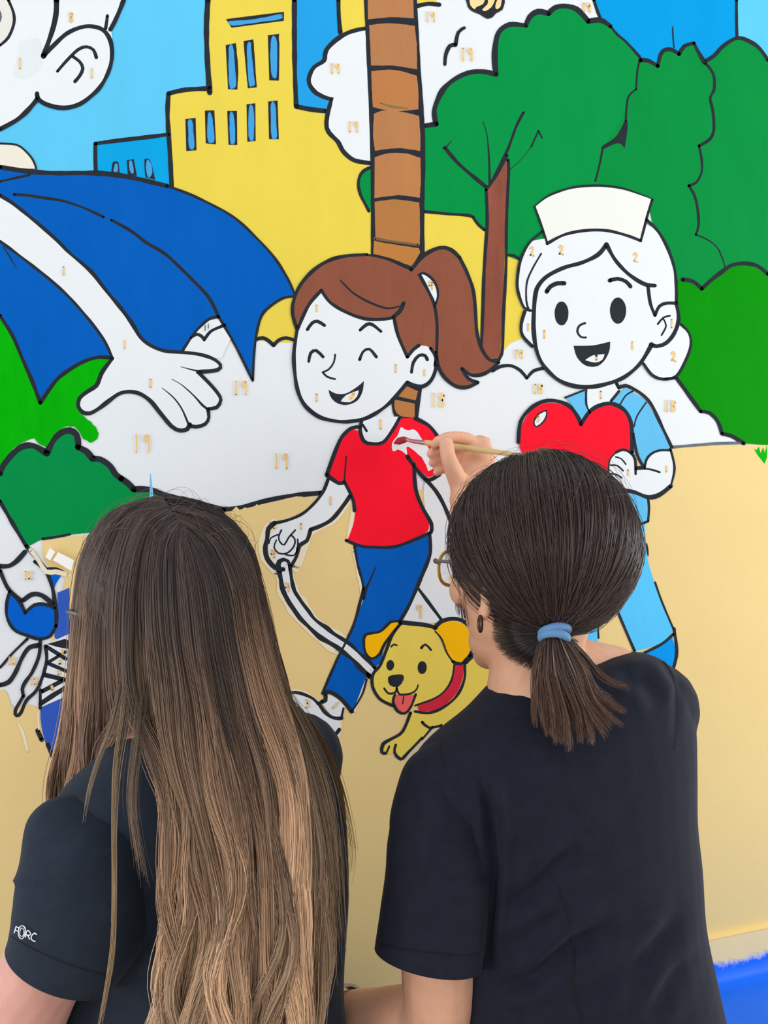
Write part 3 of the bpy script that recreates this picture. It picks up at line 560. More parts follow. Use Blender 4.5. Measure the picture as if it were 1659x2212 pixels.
# ------------------------------------------------------------------ solid-modelling kit
class Blob:
    """closed solids that are fused into one skin by a voxel remesh"""
    def __init__(s): s.v = []; s.f = []
    def add(s, v, f):
        b = len(s.v); s.v += [Vector(p) for p in v]; s.f += [tuple(b + i for i in q) for q in f]
    def ellipsoid(s, c, axes, nu=20, nv=12):
        """axes: three vectors (half axes)"""
        c = Vector(c); v = [c + axes[2]]; f = []
        for j in range(1, nv):
            th = math.pi * j / nv
            for i in range(nu):
                ph = 2 * math.pi * i / nu
                v.append(c + axes[0] * (math.sin(th) * math.cos(ph)) + axes[1] * (math.sin(th) * math.sin(ph)) + axes[2] * math.cos(th))
        v.append(c - axes[2]); L = len(v) - 1
        for i in range(nu): f.append((0, 1 + i, 1 + (i + 1) % nu))
        for j in range(nv - 2):
            for i in range(nu):
                a = 1 + j * nu + i; b = 1 + j * nu + (i + 1) % nu
                f.append((a, a + nu, b + nu, b))
        for i in range(nu): f.append((L, L - nu + (i + 1) % nu, L - nu + i))
        s.add(v, f)
    def tube(s, pts, rad, n=16, flat=None, ref=None, dense=4):
        """smooth tapered tube with round ends; flat=(k, axis) squeezes the section along an axis"""
        P = [Vector(p) for p in pts]; Rr = list(rad)
        Q = []; RR = []
        m = len(P)
        for i in range(m - 1):
            p0 = P[max(i - 1, 0)]; p3 = P[min(i + 2, m - 1)]
            for j in range(dense):
                t = j / dense
                Q.append(0.5 * ((2 * P[i]) + (P[i + 1] - p0) * t + (2 * p0 - 5 * P[i] + 4 * P[i + 1] - p3) * t * t + (3 * P[i] - 3 * P[i + 1] + p3 - p0) * t ** 3))
                u = t * t * (3 - 2 * t); RR.append(Rr[i] * (1 - u) + Rr[i + 1] * u)
        Q.append(P[-1]); RR.append(Rr[-1])
        # round caps
        d0 = (Q[1] - Q[0]).normalized(); d1 = (Q[-1] - Q[-2]).normalized()
        pre = [(Q[0] - d0 * RR[0] * math.sin(a), RR[0] * math.cos(a)) for a in (1.45, 1.1, 0.75, 0.35)]
        post = [(Q[-1] + d1 * RR[-1] * math.sin(a), RR[-1] * math.cos(a)) for a in (0.35, 0.75, 1.1, 1.45)]
        Q = [p for p, r in pre] + Q + [p for p, r in post]; RR = [r for p, r in pre] + RR + [r for p, r in post]
        v = []; f = []
        up = ref.copy() if ref else Vector((0.13, 0.31, 0.94))
        for i in range(len(Q)):
            d = (Q[min(i + 1, len(Q) - 1)] - Q[max(i - 1, 0)]).normalized()
            x = (up - d * up.dot(d))
            if x.length < 1e-4: x = Vector((1, 0, 0)) - d * d.x
            x.normalize(); y = d.cross(x)
            for k in range(n):
                a = 2 * math.pi * k / n
                o = x * math.cos(a) * RR[i] + y * math.sin(a) * RR[i]
                if flat: o -= flat[1] * o.dot(flat[1]) * (1 - flat[0])
                v.append(Q[i] + o)
        L = len(Q)
        for i in range(L - 1):
            for k in range(n):
                a = i * n + k; b = i * n + (k + 1) % n
                f.append((a, b, b + n, a + n))
        f.append(tuple(range(n))[::-1]); f.append(tuple((L - 1) * n + k for k in range(n)))
        s.add(v, f)
    def rings(s, R, n=36):
        """R: list of (left point, right point, half depth) -> torso-like loft"""
        S_ = []
        m = len(R)
        for i in range(m - 1):
            q = [R[max(i - 1, 0)], R[i], R[i + 1], R[min(i + 2, m - 1)]]
            for j in range(4):
                t = j / 4
                def g(k):
                    a, b, c, d = (x[k] for x in q)
                    return ((b * 2) + (c - a) * t + (a * 2 - b * 5 + c * 4 - d) * (t * t) + (b * 3 - c * 3 + d - a) * (t ** 3)) * 0.5
                S_.append((g(0), g(1), g(2)))
        S_.append(R[-1])
        v = []; f = []
        for l, r, h in S_:
            c = (l + r) * 0.5; ax = (r - l) * 0.5
            nrm = Vector((-ax.y, ax.x, 0)).normalized() * h       # away from the camera
            for k in range(n):
                a = 2 * math.pi * k / n
                ca, sa = math.cos(a), math.sin(a)
                ca = math.copysign(abs(ca) ** 0.86, ca); sa = math.copysign(abs(sa) ** 0.86, sa)
                v.append(c + ax * ca + nrm * sa)
        L = len(S_)
        for i in range(L - 1):
            for k in range(n):
                a = i * n + k; b = i * n + (k + 1) % n
                f.append((a, a + n, b + n, b))
        f.append(tuple(range(n))); f.append(tuple((L - 1) * n + k for k in range(n))[::-1])
        s.add(v, f)
    def fuse(s, name, mat, parent, voxel=0.004, it=4, after=None):
        me = bpy.data.meshes.new(name); me.from_pydata([tuple(p) for p in s.v], [], s.f); me.update()
        bm = bmesh.new(); bm.from_mesh(me); bmesh.ops.recalc_face_normals(bm, faces=bm.faces); bm.to_mesh(me); bm.free()
        o = bpy.data.objects.new(name, me); COL.objects.link(o)
        r = o.modifiers.new('r', 'REMESH'); r.mode = 'VOXEL'; r.voxel_size = voxel
        sm = o.modifiers.new('s', 'SMOOTH'); sm.factor = 0.5; sm.iterations = it
        dg_ = bpy.context.evaluated_depsgraph_get()
        new = bpy.data.meshes.new_from_object(o.evaluated_get(dg_))
        o.modifiers.clear(); o.data = new; bpy.data.meshes.remove(me); new.name = name
        if after: after(new)
        new.materials.clear(); new.materials.append(mat)
        new.polygons.foreach_set('use_smooth', [True] * len(new.polygons)); new.update()
        COL.objects.unlink(o); link(o, parent)
        return o

def to_px(co):
    """photo position of an (N,3) array of room points"""
    d = co - np.array(CPOS)
    z = d @ np.array(FW)
    return np.stack([W_PX / 2 + FPX * (d @ np.array(RT)) / z, H_PX / 2 - FPX * (d @ np.array(UP)) / z], 1), z

def fold_after(folds, extra=None):
    """press cloth folds into a garment: folds = (polyline, width, depth in m); cut = hem planes"""
    def fn(me):
        n = len(me.vertices); co = np.empty(n * 3); me.vertices.foreach_get('co', co); co = co.reshape(-1, 3)
        no = np.empty(n * 3); me.vertices.foreach_get('normal', no); no = no.reshape(-1, 3)
        px, _ = to_px(co)
        view = co - np.array(CPOS); view /= np.linalg.norm(view, axis=1)[:, None]
        face = np.clip(-(no * view).sum(1) * 2.2, 0, 1)
        disp = np.zeros(n)
        for pl, w, dep in folds:
            best = np.full(n, 1e9); tt = np.zeros(n)
            tot = len(pl) - 1
            for i in range(tot):
                a = np.array(pl[i], float); b = np.array(pl[i + 1], float); ab = b - a
                t = np.clip(((px - a) @ ab) / (ab @ ab), 0, 1)
                q = a + t[:, None] * ab
                dd = np.linalg.norm(px - q, axis=1)
                m = dd < best; best[m] = dd[m]; tt[m] = (i + t[m]) / tot
            fade = np.clip(np.sin(np.pi * np.clip(tt, 0.0, 1.0)) * 1.6, 0, 1)
            disp -= dep * np.exp(-(best / w) ** 2) * fade
            disp += 0.55 * dep * np.exp(-((best - 1.9 * w) / w) ** 2) * fade
        co += no * (disp * face)[:, None]
        me.vertices.foreach_set('co', co.ravel()); me.update()
        if extra: extra(me)
    return fn

def cut_hem(me, p, d, reach):
    """open a sleeve end: everything beyond plane (p, d) within reach of p goes"""
    bm = bmesh.new(); bm.from_mesh(me)
    near = [f for f in bm.faces if (f.calc_center_median() - p).length < reach]
    geom = set(near)
    for f in near:
        geom.update(f.edges); geom.update(f.verts)
    bmesh.ops.bisect_plane(bm, geom=list(geom), plane_co=p, plane_no=d, clear_outer=True, clear_inner=False)
    bm.to_mesh(me); bm.free(); me.update()

def sleeve(pts, rad, mat, parent, folds=(), n=48, dense=9, thick=.0022):
    """open cloth tube from inside the armhole to the hem"""
    B = Blob(); B.tube(pts, rad, n=n, dense=dense)
    L = len(B.v) // n
    keep = range(4, L - 4)
    v = [B.v[i * n + k] for i in keep for k in range(n)]; m = len(keep)
    f = [(i * n + k, i * n + (k + 1) % n, (i + 1) * n + (k + 1) % n, (i + 1) * n + k) for i in range(m - 1) for k in range(n)]
    o = mesh_obj('sleeve', v, f, mat, parent, True)
    bm = bmesh.new(); bm.from_mesh(o.data); bmesh.ops.recalc_face_normals(bm, faces=bm.faces)
    bmesh.ops.subdivide_edges(bm, edges=bm.edges, cuts=1, use_grid_fill=True); bm.to_mesh(o.data); bm.free()
    c = sum((p.co for p in o.data.vertices), Vector()) / len(o.data.vertices)
    p0 = o.data.polygons[len(o.data.polygons) // 2]
    o.data.update()
    if folds: fold_after(folds)(o.data)
    sm_ = o.modifiers.new('soft', 'SMOOTH'); sm_.factor = .5; sm_.iterations = 10
    s_ = o.modifiers.new('thick', 'SOLIDIFY'); s_.thickness = thick; s_.offset = -1
    return o

class Frame:
    """head frame: y where the face looks, z up, x to the person's right"""
    def __init__(s, o, face, up):
        s.o = Vector(o)
        s.y = (RT * face[0] + FW * face[1] + UP * face[2]).normalized()
        u = RT * up[0] + FW * up[1] + UP * up[2]
        s.z = (u - s.y * u.dot(s.y)).normalized(); s.x = s.y.cross(s.z)
    def p(s, x, y, z): return s.o + s.x * x + s.y * y + s.z * z
    def ax(s, a, b, c): return [s.x * a, s.y * b, s.z * c]
    def loc(s, w):
        d = w - s.o
        return Vector((d.dot(s.x), d.dot(s.y), d.dot(s.z)))

def head_solids(B, fr):
    B.ellipsoid(fr.p(0, -.012, .035), fr.ax(.074, .092, .085))
    B.ellipsoid(fr.p(0, .032, -.028), fr.ax(.061, .056, .080))
    B.ellipsoid(fr.p(0, .040, -.080), fr.ax(.047, .046, .032))
    B.ellipsoid(fr.p(0, .074, -.099), fr.ax(.021, .017, .017))
    B.tube([fr.p(0, .086, .012), fr.p(0, .098, -.010), fr.p(0, .106, -.028)], [.006, .0075, .0105])
    for s in (-1, 1):
        B.ellipsoid(fr.p(.009 * s, .097, -.032), fr.ax(.008, .009, .006))
        B.ellipsoid(fr.p(.030 * s, .078, .022), fr.ax(.022, .012, .006))
        B.ellipsoid(fr.p(.043 * s, .060, -.022), fr.ax(.022, .024, .022))
        B.tube([fr.p(.071 * s, -.004, -.040), fr.p(.077 * s, -.010, -.018), fr.p(.080 * s, -.018, .008), fr.p(.077 * s, -.006, .018), fr.p(.073 * s, .006, .008)], [.006, .006, .0055, .005, .004])
        B.ellipsoid(fr.p(.073 * s, -.006, -.010), fr.ax(.0045, .013, .024))
        B.ellipsoid(fr.p(.073 * s, -.001, -.043), fr.ax(.005, .008, .009))
    B.tube([fr.p(-.022, .083, -.064), fr.p(0, .092, -.061), fr.p(.022, .083, -.064)], [.003, .0052, .003])
    B.tube([fr.p(-.019, .083, -.071), fr.p(0, .091, -.072), fr.p(.019, .083, -.071)], [.003, .0058, .003])

def face_parts(fr, parent, browmat):
    me_ = mat_basic('eye_white', (.8, .78, .75), rough=0.2); mi = mat_basic('iris_brown', (.06, .03, .015), rough=0.2)
    lipm = mat_basic('lip', srgb(168, 92, 86), rough=0.45, var=0.05)
    for s in (-1, 1):
        B = Blob(); B.ellipsoid(fr.p(.031 * s, .0765, .004), fr.ax(.0135, .010, .0095), 14, 9)
        e = mesh_obj('eye', B.v, B.f, me_, parent, True)
        B = Blob(); B.ellipsoid(fr.p(.031 * s, .0842, .004), fr.ax(.0048, .0028, .0048), 12, 8)
        mesh_obj('iris', B.v, B.f, mi, e, True)
        B = Blob(); B.tube([fr.p(.014 * s, .091, .021), fr.p(.030 * s, .089, .026), fr.p(.048 * s, .077, .021)], [.0022, .0028, .0015], n=8)
        mesh_obj('eyebrow', B.v, B.f, browmat, parent, True)
    B = Blob()
    B.tube([fr.p(-.021, .0855, -.0645), fr.p(0, .0955, -.062), fr.p(.021, .0855, -.0645)], [.0016, .0032, .0016], n=8)
    mesh_obj('lip', B.v, B.f, lipm, parent, True)
    B = Blob()
    B.tube([fr.p(-.018, .0855, -.071), fr.p(0, .0945, -.0725), fr.p(.018, .0855, -.071)], [.0016, .0035, .0016], n=8)
    mesh_obj('lip', B.v, B.f, lipm, parent, True)

def hand_solids(B, w, d, nrm, side, curl=0.5, s=1.0):
    """relaxed hand: wrist w, pointing d, back of hand nrm; thumb leaves on +side"""
    d = d.normalized(); nrm = (nrm - d * nrm.dot(d)).normalized(); x = d.cross(nrm) * side
    B.tube([w, w + d * .045 * s, w + d * .085 * s], [.024 * s, .033 * s, .034 * s], flat=(0.45, nrm))
    for i, (off, L, r) in enumerate([(.028, .068, .0086), (.009, .076, .0088), (-.010, .070, .0084), (-.028, .055, .0074)]):
        a = w + d * (.086 - .004 * abs(i - 1)) * s + x * off * s
        p = [a - d * .02]; cur = d.copy(); ang = 0
        p.append(a)
        for k, fr_ in enumerate((.45, .31, .24)):
            ang += curl * (0.55 + 0.25 * k) + 0.05 * i
            dd = d * math.cos(ang) - nrm * math.sin(ang)
            p.append(p[-1] + dd * L * fr_ * s)
        B.tube(p, [r * s * 1.05, r * s * 1.05, r * s, r * s * .92, r * s * .82], n=12)
    b = w + d * .022 * s + x * .024 * s
    t = (d * .65 + x * .72 - nrm * .25).normalized(); t2 = (d * .9 + x * .25 - nrm * .4).normalized()
    B.tube([b - x * .012, b, b + t * .036 * s, b + t * .036 * s + t2 * .030 * s, b + t * .036 * s + t2 * .054 * s], [.013 * s, .0135 * s, .011 * s, .0105 * s, .0085 * s], n=12)

def skin_mat(name, col, col2):
    m = mat_basic(name, srgb(*col), rough=0.52, spec=0.35, var=0.05, vscale=22, bump=0.35, bscale=260, sss=0.12, col2=srgb(*col2))
    return m
SKIN_L = skin_mat('skin_rosy', (212, 154, 142), (222, 168, 154))
SKIN_R = skin_mat('skin_tan', (224, 166, 137), (233, 180, 151))
def cloth_mat(name, col):
    m = mat_basic(name, srgb(*col), rough=0.8, spec=0.13, var=0.10, vscale=60, bump=0.35, bscale=900, sheen=0.05)
    return m
CL_L = cloth_mat('scrubs_charcoal', (36, 44, 57)); CL_R = cloth_mat('scrubs_black', (27, 30, 44))
TROUS = cloth_mat('trousers_black', (28, 30, 38))
SHOE = mat_basic('shoe_grey', srgb(120, 122, 128), rough=0.6)

def torso_rings(spec, dl, dr, shrink=1.0, dz=1.0):
    out = []
    for (lx, ly, rx, ry, h, *dd) in spec:
        a, b = (dd if dd else (dl, dr))
        l, r = V(lx, ly, a), V(rx, ry, b); c = (l + r) * .5
        out.append((c + (l - c) * shrink, c + (r - c) * shrink, h * (shrink if shrink < 1 else 1)))
    return out

def trousers(parent, hipc, half):
    """kneeling, seat on the heels: thighs forward, shins under them"""
    B = Blob()
    fx = FW.copy(); fx.z = 0; fx.normalize(); rx_ = RT.copy(); rx_.z = 0; rx_.normalize()
    c = Vector((hipc.x, hipc.y, 0))
    B.ellipsoid(c + Vector((0, 0, .24)), [rx_ * half * 0.93, fx * .125, Vector((0, 0, .125))])
    for s in (-1, 1):
        h = c + rx_ * .085 * s; k = c + rx_ * .115 * s + fx * .30
        B.tube([h + Vector((0, 0, .20)), h + fx * .15 + Vector((0, 0, .195)), k + Vector((0, 0, .165))], [.088, .082, .062])
        B.tube([k + Vector((0, 0, .075)), k - fx * .14 + Vector((0, 0, .07)), c + rx_ * .1 * s - fx * .10 + Vector((0, 0, .06))], [.062, .060, .042])
    o = B.fuse('trousers', TROUS, parent, .008, 6)
    for s in (-1, 1):
        B = Blob(); a = c + rx_ * .1 * s - fx * .10 + Vector((0, 0, .045))
        B.tube([a + fx * .03, a - fx * .06, a - fx * .15, a - fx * .19 + Vector((0, 0, -.004))], [.034, .036, .038, .028], flat=(.85, Vector((0, 0, 1))))
        B.fuse('shoe', SHOE, parent, .006, 3)

def ribbon_on(o, px_path, width, lift=0.0012, ease=0):
    """thin strip lying on a garment along a photo path (stitched seams, lettering); returns verts, faces"""
    bvh = BVHTree.FromObject(o, bpy.context.evaluated_depsgraph_get()) if not isinstance(o, BVHTree) else o
    pts = []
    n = len(px_path)
    for i in range(n):
        a = px_path[max(0, i - 1)]; b = px_path[min(n - 1, i + 1)]
        dx, dy = b[0] - a[0], b[1] - a[1]; l = math.hypot(dx, dy) or 1
        row = []
        for sgn in (-1, 1):
            x, y = px_path[i][0] - dy / l * width * .5 * sgn, px_path[i][1] + dx / l * width * .5 * sgn
            dirv = (V(x, y, 1.0) - CPOS).normalized()
            hit = bvh.ray_cast(CPOS, dirv, 3.0)
            if hit[0] is None: row = None; break
            row.append(hit[0] - dirv * lift * 0.4 + hit[1] * (lift if hit[1].dot(dirv) < 0 else -lift))
        if row: pts.append(row)
    for _ in range(ease):
        pts = [pts[0]] + [[(pts[i - 1][k] + pts[i][k] * 2 + pts[i + 1][k]) * .25 for k in (0, 1)] for i in range(1, len(pts) - 1)] + [pts[-1]] if len(pts) > 8 else pts
    v = [p for r in pts for p in r]
    f = [(2 * i, 2 * i + 1, 2 * i + 3, 2 * i + 2) for i in range(len(pts) - 1)]
    return v, f

def mesh_bvh(o):
    me = o.data
    return BVHTree.FromPolygons([v.co.copy() for v in me.vertices], [tuple(p.vertices) for p in me.polygons])
def dense_path(s, k=6):
    return [(p[0], p[1]) for p in smooth(parse(s), False)]

def torus_loop(c, ax1, ax2, r, tube, n=28, k=10, a0=0, a1=2 * math.pi, pitch=None):
    """ring or coil of round section"""
    v = []; f = []; closed = pitch is None
    m = n if closed else n + 1
    z = ax1.cross(ax2).normalized()
    for i in range(m):
        a = a0 + (a1 - a0) * i / n
        o = ax1 * math.cos(a) + ax2 * math.sin(a); e = o.normalized()
        cc = c + o * r + (z * pitch * (a - a0) / (2 * math.pi) if pitch else Vector())
        for j in range(k):
            b = 2 * math.pi * j / k
            v.append(cc + e * math.cos(b) * tube + z * math.sin(b) * tube)
    for i in range(n if closed else n):
        for j in range(k):
            i2 = (i + 1) % m
            f.append((i * k + j, i2 * k + j, i2 * k + (j + 1) % k, i * k + (j + 1) % k))
    if not closed:
        f.append(tuple(range(k))[::-1]); f.append(tuple((m - 1) * k + j for j in range(k)))
    return v, f
# ------------------------------------------------------------------ left painter
pL = empty('person', (V(450, 2400, .92).x, V(450, 2400, .92).y, 0), 'woman with very long loose light-brown hair and charcoal scrub top, kneeling at left', 'person')
frL = Frame(V(357, 1340, .93), (-.70, .71, -.06), (.03, 0, 1))
SPEC_L = [(265, 1585, 470, 1510, .052, .90, .95), (205, 1650, 590, 1500, .062, .885, .965), (120, 1735, 680, 1560, .078, .87, .98), (130, 1850, 728, 1680, .088, .87, .99), (190, 1960, 742, 1800, .093, .89, .985),
          (165, 2060, 748, 1930, .095, .90, .98), (118, 2212, 740, 2120, .098, .905, .97), (130, 2350, 752, 2290, .105, .89, .97), (160, 2560, 770, 2520, .115, .90, .97)]
B = Blob(); head_solids(B, frL)
B.tube([frL.p(0, -.020, -.04), V(362, 1480, .935), V(372, 1590, .93)], [.052, .051, .060])
B.rings(torso_rings(SPEC_L[2:], 0, 0, .82))
hL = [V(178, 1850, .868), V(130, 2010, .845), V(66, 2160, .842), V(10, 2330, .86)]
B.tube(hL, [.044, .044, .042, .037])
B.tube([hL[-1], V(60, 2330, .97), V(130, 2290, 1.08)], [.037, .034, .024])
hand_solids(B, V(130, 2290, 1.08), V(190, 2290, 1.16) - V(130, 2290, 1.08), UP, 1, .6)
gR = [V(640, 1640, .985), V(600, 1730, 1.07), V(545, 1790, 1.13), V(470, 1560, 1.165), V(372, 1325, 1.195)]
B.tube(gR, [.046, .043, .038, .036, .024])
# right hand closed round the brush handle
wq = V(372, 1325, 1.195)
B.tube([wq, V(352, 1272, 1.205), V(345, 1240, 1.21)], [.023, .030, .030], flat=(.6, FW))
for (ky, ty, r) in ((1222, 1228, .0085), (1243, 1247, .0086), (1264, 1267, .0082), (1284, 1287, .0074)):
    B.tube([V(362, ky + 6, 1.215), V(345, ky, 1.238), V(318, ky + 2, 1.235), V(312, ty, 1.205), V(326, ty + 3, 1.188)], [r, r, r * .97, r * .9, r * .8], n=10)
B.tube([V(362, 1268, 1.195), V(350, 1238, 1.183), V(333, 1216, 1.185)], [.012, .0105, .0085], n=10)
bodyL = B.fuse('body', SKIN_L, pL, .0036, 5)
face_parts(frL, pL, mat_basic('brow_brown', (.05, .03, .02), rough=.8))
# scrub top
FOLD_L = [([(345, 1905), (320, 2020), (270, 2100)], 16, .005), ([(290, 1830), (300, 1950), (255, 2060)], 22, .003), ([(735, 1700), (720, 1850), (735, 2000)], 12, .003), ([(730, 2050), (700, 2120), (660, 2160)], 12, .004)]
B = Blob(); B.rings(torso_rings(SPEC_L, 0, 0))
B.tube([V(640, 1640, .985), V(605, 1725, 1.065), V(575, 1765, 1.10)], [.055, .054, .050])
topL = B.fuse('scrub_top', CL_L, pL, .004, 7, fold_after(FOLD_L))
slL = sleeve([V(190, 1742, .885), V(176, 1795, .868), V(188, 1880, .852), V(176, 1985, .842), V(130, 2088, .836)], [.030, .056, .069, .066, .0555], CL_L, topL,
             [([(70, 1900), (100, 1830), (160, 1770), (215, 1740)], 34, .003), ([(300, 1820), (318, 1950), (270, 2070)], 26, .003)])
trousers(pL, V(500, 2500, .93), .165)
# ------------------------------------------------------------------ right painter
pR = empty('person', (V(1260, 2400, .95).x, V(1260, 2400, .95).y, 0), 'woman with dark ponytail and black scrub top, painting the red shirt at right', 'person')
frR = Frame(V(1152, 1236, .95), (-.55, .83, -.03), (.04, 0, 1))
SPEC_R = [(1062, 1492, 1312, 1414, .050, .935, .985), (1004, 1556, 1392, 1410, .060, .92, 1.0), (915, 1635, 1442, 1446, .076, .905, 1.01), (898, 1700, 1470, 1530, .090, .90, 1.01), (935, 1790, 1470, 1630, .098, .905, 1.0),
          (955, 1870, 1469, 1740, .100, .91, 1.0), (962, 1940, 1482, 1840, .100, .91, .99), (970, 2020, 1493, 1965, .100, .91, .98), (975, 2110, 1522, 2100, .103, .91, .975), (980, 2212, 1546, 2212, .108, .91, .97), (985, 2420, 1575, 2420, .115, .91, .97), (985, 2540, 1580, 2540, .118, .91, .97)]
B = Blob(); head_solids(B, frR)
B.tube([frR.p(0, -.020, -.035), V(1160, 1400, .955), V(1165, 1500, .955)], [.052, .051, .060])
B.tube([V(1160, 1440, .96), V(1215, 1440, .975), V(1330, 1450, 1.0)], [.040, .036, .030])
B.rings(torso_rings(SPEC_R[2:], 0, 0, .82))
aL = [V(965, 1730, .91), V(948, 1880, .89), V(946, 2080, .885), V(945, 2200, .90), V(905, 2240, .94)]
B.tube(aL, [.042, .042, .0385, .037, .036])
B.tube([V(940, 2215, .915), V(880, 2205, .95), V(800, 2203, .99), V(715, 2195, 1.05)], [.036, .0365, .033, .026])
hand_solids(B, V(715, 2195, 1.05), V(640, 2205, 1.12) - V(715, 2195, 1.05), UP, -1, .5)
B.tube([V(1408, 1535, 1.0), V(1300, 1490, 1.12), V(1175, 1430, 1.24)], [.044, .042, .037])
B.tube([V(1175, 1430, 1.24), V(1110, 1290, 1.29), V(1018, 1120, 1.345), V(1010, 1062, 1.37)], [.037, .038, .030, .027])
# the painting hand
B.tube([V(1010, 1075, 1.365), V(1022, 1035, 1.39), V(1034, 985, 1.415), V(1036, 968, 1.42)], [.027, .030, .030, .022], flat=(.62, (V(1000, 1020, 1.36) - V(1045, 1010, 1.42)).normalized()))
B.tube([V(1000, 1062, 1.365), V(985, 1028, 1.36), V(969, 990, 1.352), V(964, 958, 1.362)], [.019, .0155, .0128, .0118], n=14)
B.tube([V(1036, 968, 1.42), V(1010, 949, 1.412), V(975, 944, 1.402), V(950, 951, 1.396), V(938, 960, 1.394)], [.0115, .0112, .0098, .0088, .0072], n=14)
B.tube([V(1040, 985, 1.425), V(1005, 968, 1.432), V(968, 968, 1.425), V(940, 975, 1.412), V(930, 980, 1.405)], [.011, .0108, .0096, .009, .0075], n=14)
B.tube([V(1040, 1004, 1.425), V(1005, 992, 1.436), V(970, 990, 1.43), V(944, 996, 1.418), V(934, 1000, 1.41)], [.0105, .010, .009, .0085, .0072], n=14)
B.tube([V(1036, 1022, 1.418), V(1005, 1014, 1.43), V(975, 1010, 1.426), V(955, 1015, 1.416), V(943, 1021, 1.41)], [.0095, .009, .0082, .0076, .0066], n=14)
bodyR = B.fuse('body', SKIN_R, pR, .0033, 4)
face_parts(frR, pR, mat_basic('brow_dark', (.02, .015, .012), rough=.8))
# thumb nail
B = Blob(); B.ellipsoid(V(962, 957, 1.3512), [RT * .0068, UP * .0088, FW * .0022], 12, 8)
mesh_obj('thumb_nail', B.v, B.f, mat_basic('nail', srgb(226, 176, 160), rough=.25), pR, True)
# scrub top
B = Blob(); B.rings(torso_rings(SPEC_R, 0, 0))
B.tube([V(1405, 1530, 1.0), V(1340, 1508, 1.07), V(1270, 1485, 1.145)], [.056, .056, .052])
FOLD_R = [([(1030, 1640), (1060, 1750), (1068, 1880), (1055, 2000), (1048, 2085)], 13, .008), ([(1075, 1960), (1142, 1935), (1200, 1870), (1255, 1838)], 20, .005), ([(1060, 2140), (1159, 2110), (1237, 2042), (1334, 1992)], 20, .0065),
          ([(1200, 2170), (1258, 2150), (1355, 2098), (1445, 2016), (1487, 1950)], 24, .0035), ([(1394, 2215), (1435, 2140), (1475, 2070)], 20, .003), ([(1424, 1424), (1462, 1480), (1460, 1590)], 9, .0012), ([(985, 1660), (1030, 1740), (1062, 1850)], 22, .004),
          ([(1330, 1460), (1390, 1470), (1430, 1530)], 18, .003), ([(1350, 2200), (1400, 2080), (1470, 1980)], 20, .0022), ([(1080, 2060), (1150, 2020), (1215, 1960)], 20, .003)]
topR = B.fuse('scrub_top', CL_R, pR, .004, 7, fold_after([(a_, b_, c_ * 1.25) for a_, b_, c_ in FOLD_R]))
slR = sleeve([V(992, 1632, .925), V(958, 1700, .908), V(947, 1790, .893), V(946, 1885, .884), V(936, 1985, .876), V(924, 2070, .870)], [.030, .0475, .0525, .0545, .0552, .0552], CL_R, topR,
             [([(890, 1660), (960, 1700), (1020, 1780)], 18, .003), ([(1050, 1880), (1000, 1910), (950, 1915)], 12, .003), ([(840, 1900), (850, 1990), (835, 2050)], 14, .002), ([(900, 1700), (880, 1800), (870, 1900)], 22, .003)])
trousers(pR, V(1270, 2500, .96), .165)
# stitched seams
bvR = mesh_bvh(topR); bvL = mesh_bvh(topL); bsR = mesh_bvh(slR); bsL = mesh_bvh(slL)
SEAM = mat_basic('seam_thread', (.004, .004, .006), rough=.9)
def seam(parent, bv, s, w=3.0):
    v, f = ribbon_on(bv, dense_path(s), w, .0012, 5)
    if f: mesh_obj('seam', v, f, SEAM, parent)
seam(topR, bvR, '1206,1915 1218,1950 1231,1989 1238,2031 1239,2080 1240,2122 1248,2170 1258,2215', 3)
seam(topR, bvR, '1422,1420 1450,1450 1463,1500 1464,1560 1458,1620', 1.8)
seam(slR, bsR, '818,2040 870,2050 950,2060 1030,2062', 1.6)
seam(slL, bsL, '24,2022 90,2058 170,2090 240,2108', 1.6)
# embroidered letters on the left sleeve
EMB = mat_basic('embroidery', (.72, .76, .80), rough=.5)
e0 = None
for s, w in (('34,2015c 38.5,2000.5c', 2.2), ('38.5,2000.8c 46.5,2004.5c', 2.2), ('36.5,2008c 42.5,2011c', 2.0), ('43,2015c 44,2005 50,1999 56,2002 58,2010 55,2022 50,2027 45,2023 43,2015', 2.0), ('46,2015c 48,2006 52,2004 55,2009 54,2018 50,2022 47,2020 46,2015', 1.5),
             ('58,2024c 61,2010 66,2011 69,2016 65,2020 60,2018c', 2.2), ('63,2019c 67,2028', 2.2), ('82,2018c 77,2015 72,2019 70,2025 73,2030 79,2032', 2.4)):
    v, f = ribbon_on(bsL, dense_path(s), w, .0016)
    if f:
        o = mesh_obj('embroidered_letter', v, f, EMB, pL)
# watch band on the right painter's left wrist
d = (V(715, 2195, 1.03) - V(800, 2203, .99)).normalized(); u = (UP - d * UP.dot(d)).normalized(); w_ = d.cross(u)
v = []; f = []
for i in range(28):
    a = 2 * math.pi * i / 28
    for (q, r) in ((-.009, .0305), (.009, .0300), (.009, .0330), (-.009, .0335)):
        v.append(V(742, 2197, 1.017) + d * q + u * math.cos(a) * r * 1.06 + w_ * math.sin(a) * r * 1.06)
for i in range(28):
    for k in range(4): f.append((i * 4 + k, ((i + 1) % 28) * 4 + k, ((i + 1) % 28) * 4 + (k + 1) % 4, i * 4 + (k + 1) % 4))
mesh_obj('wristband', v, f, mat_basic('band_grey', srgb(150, 145, 140), rough=.4), pR)
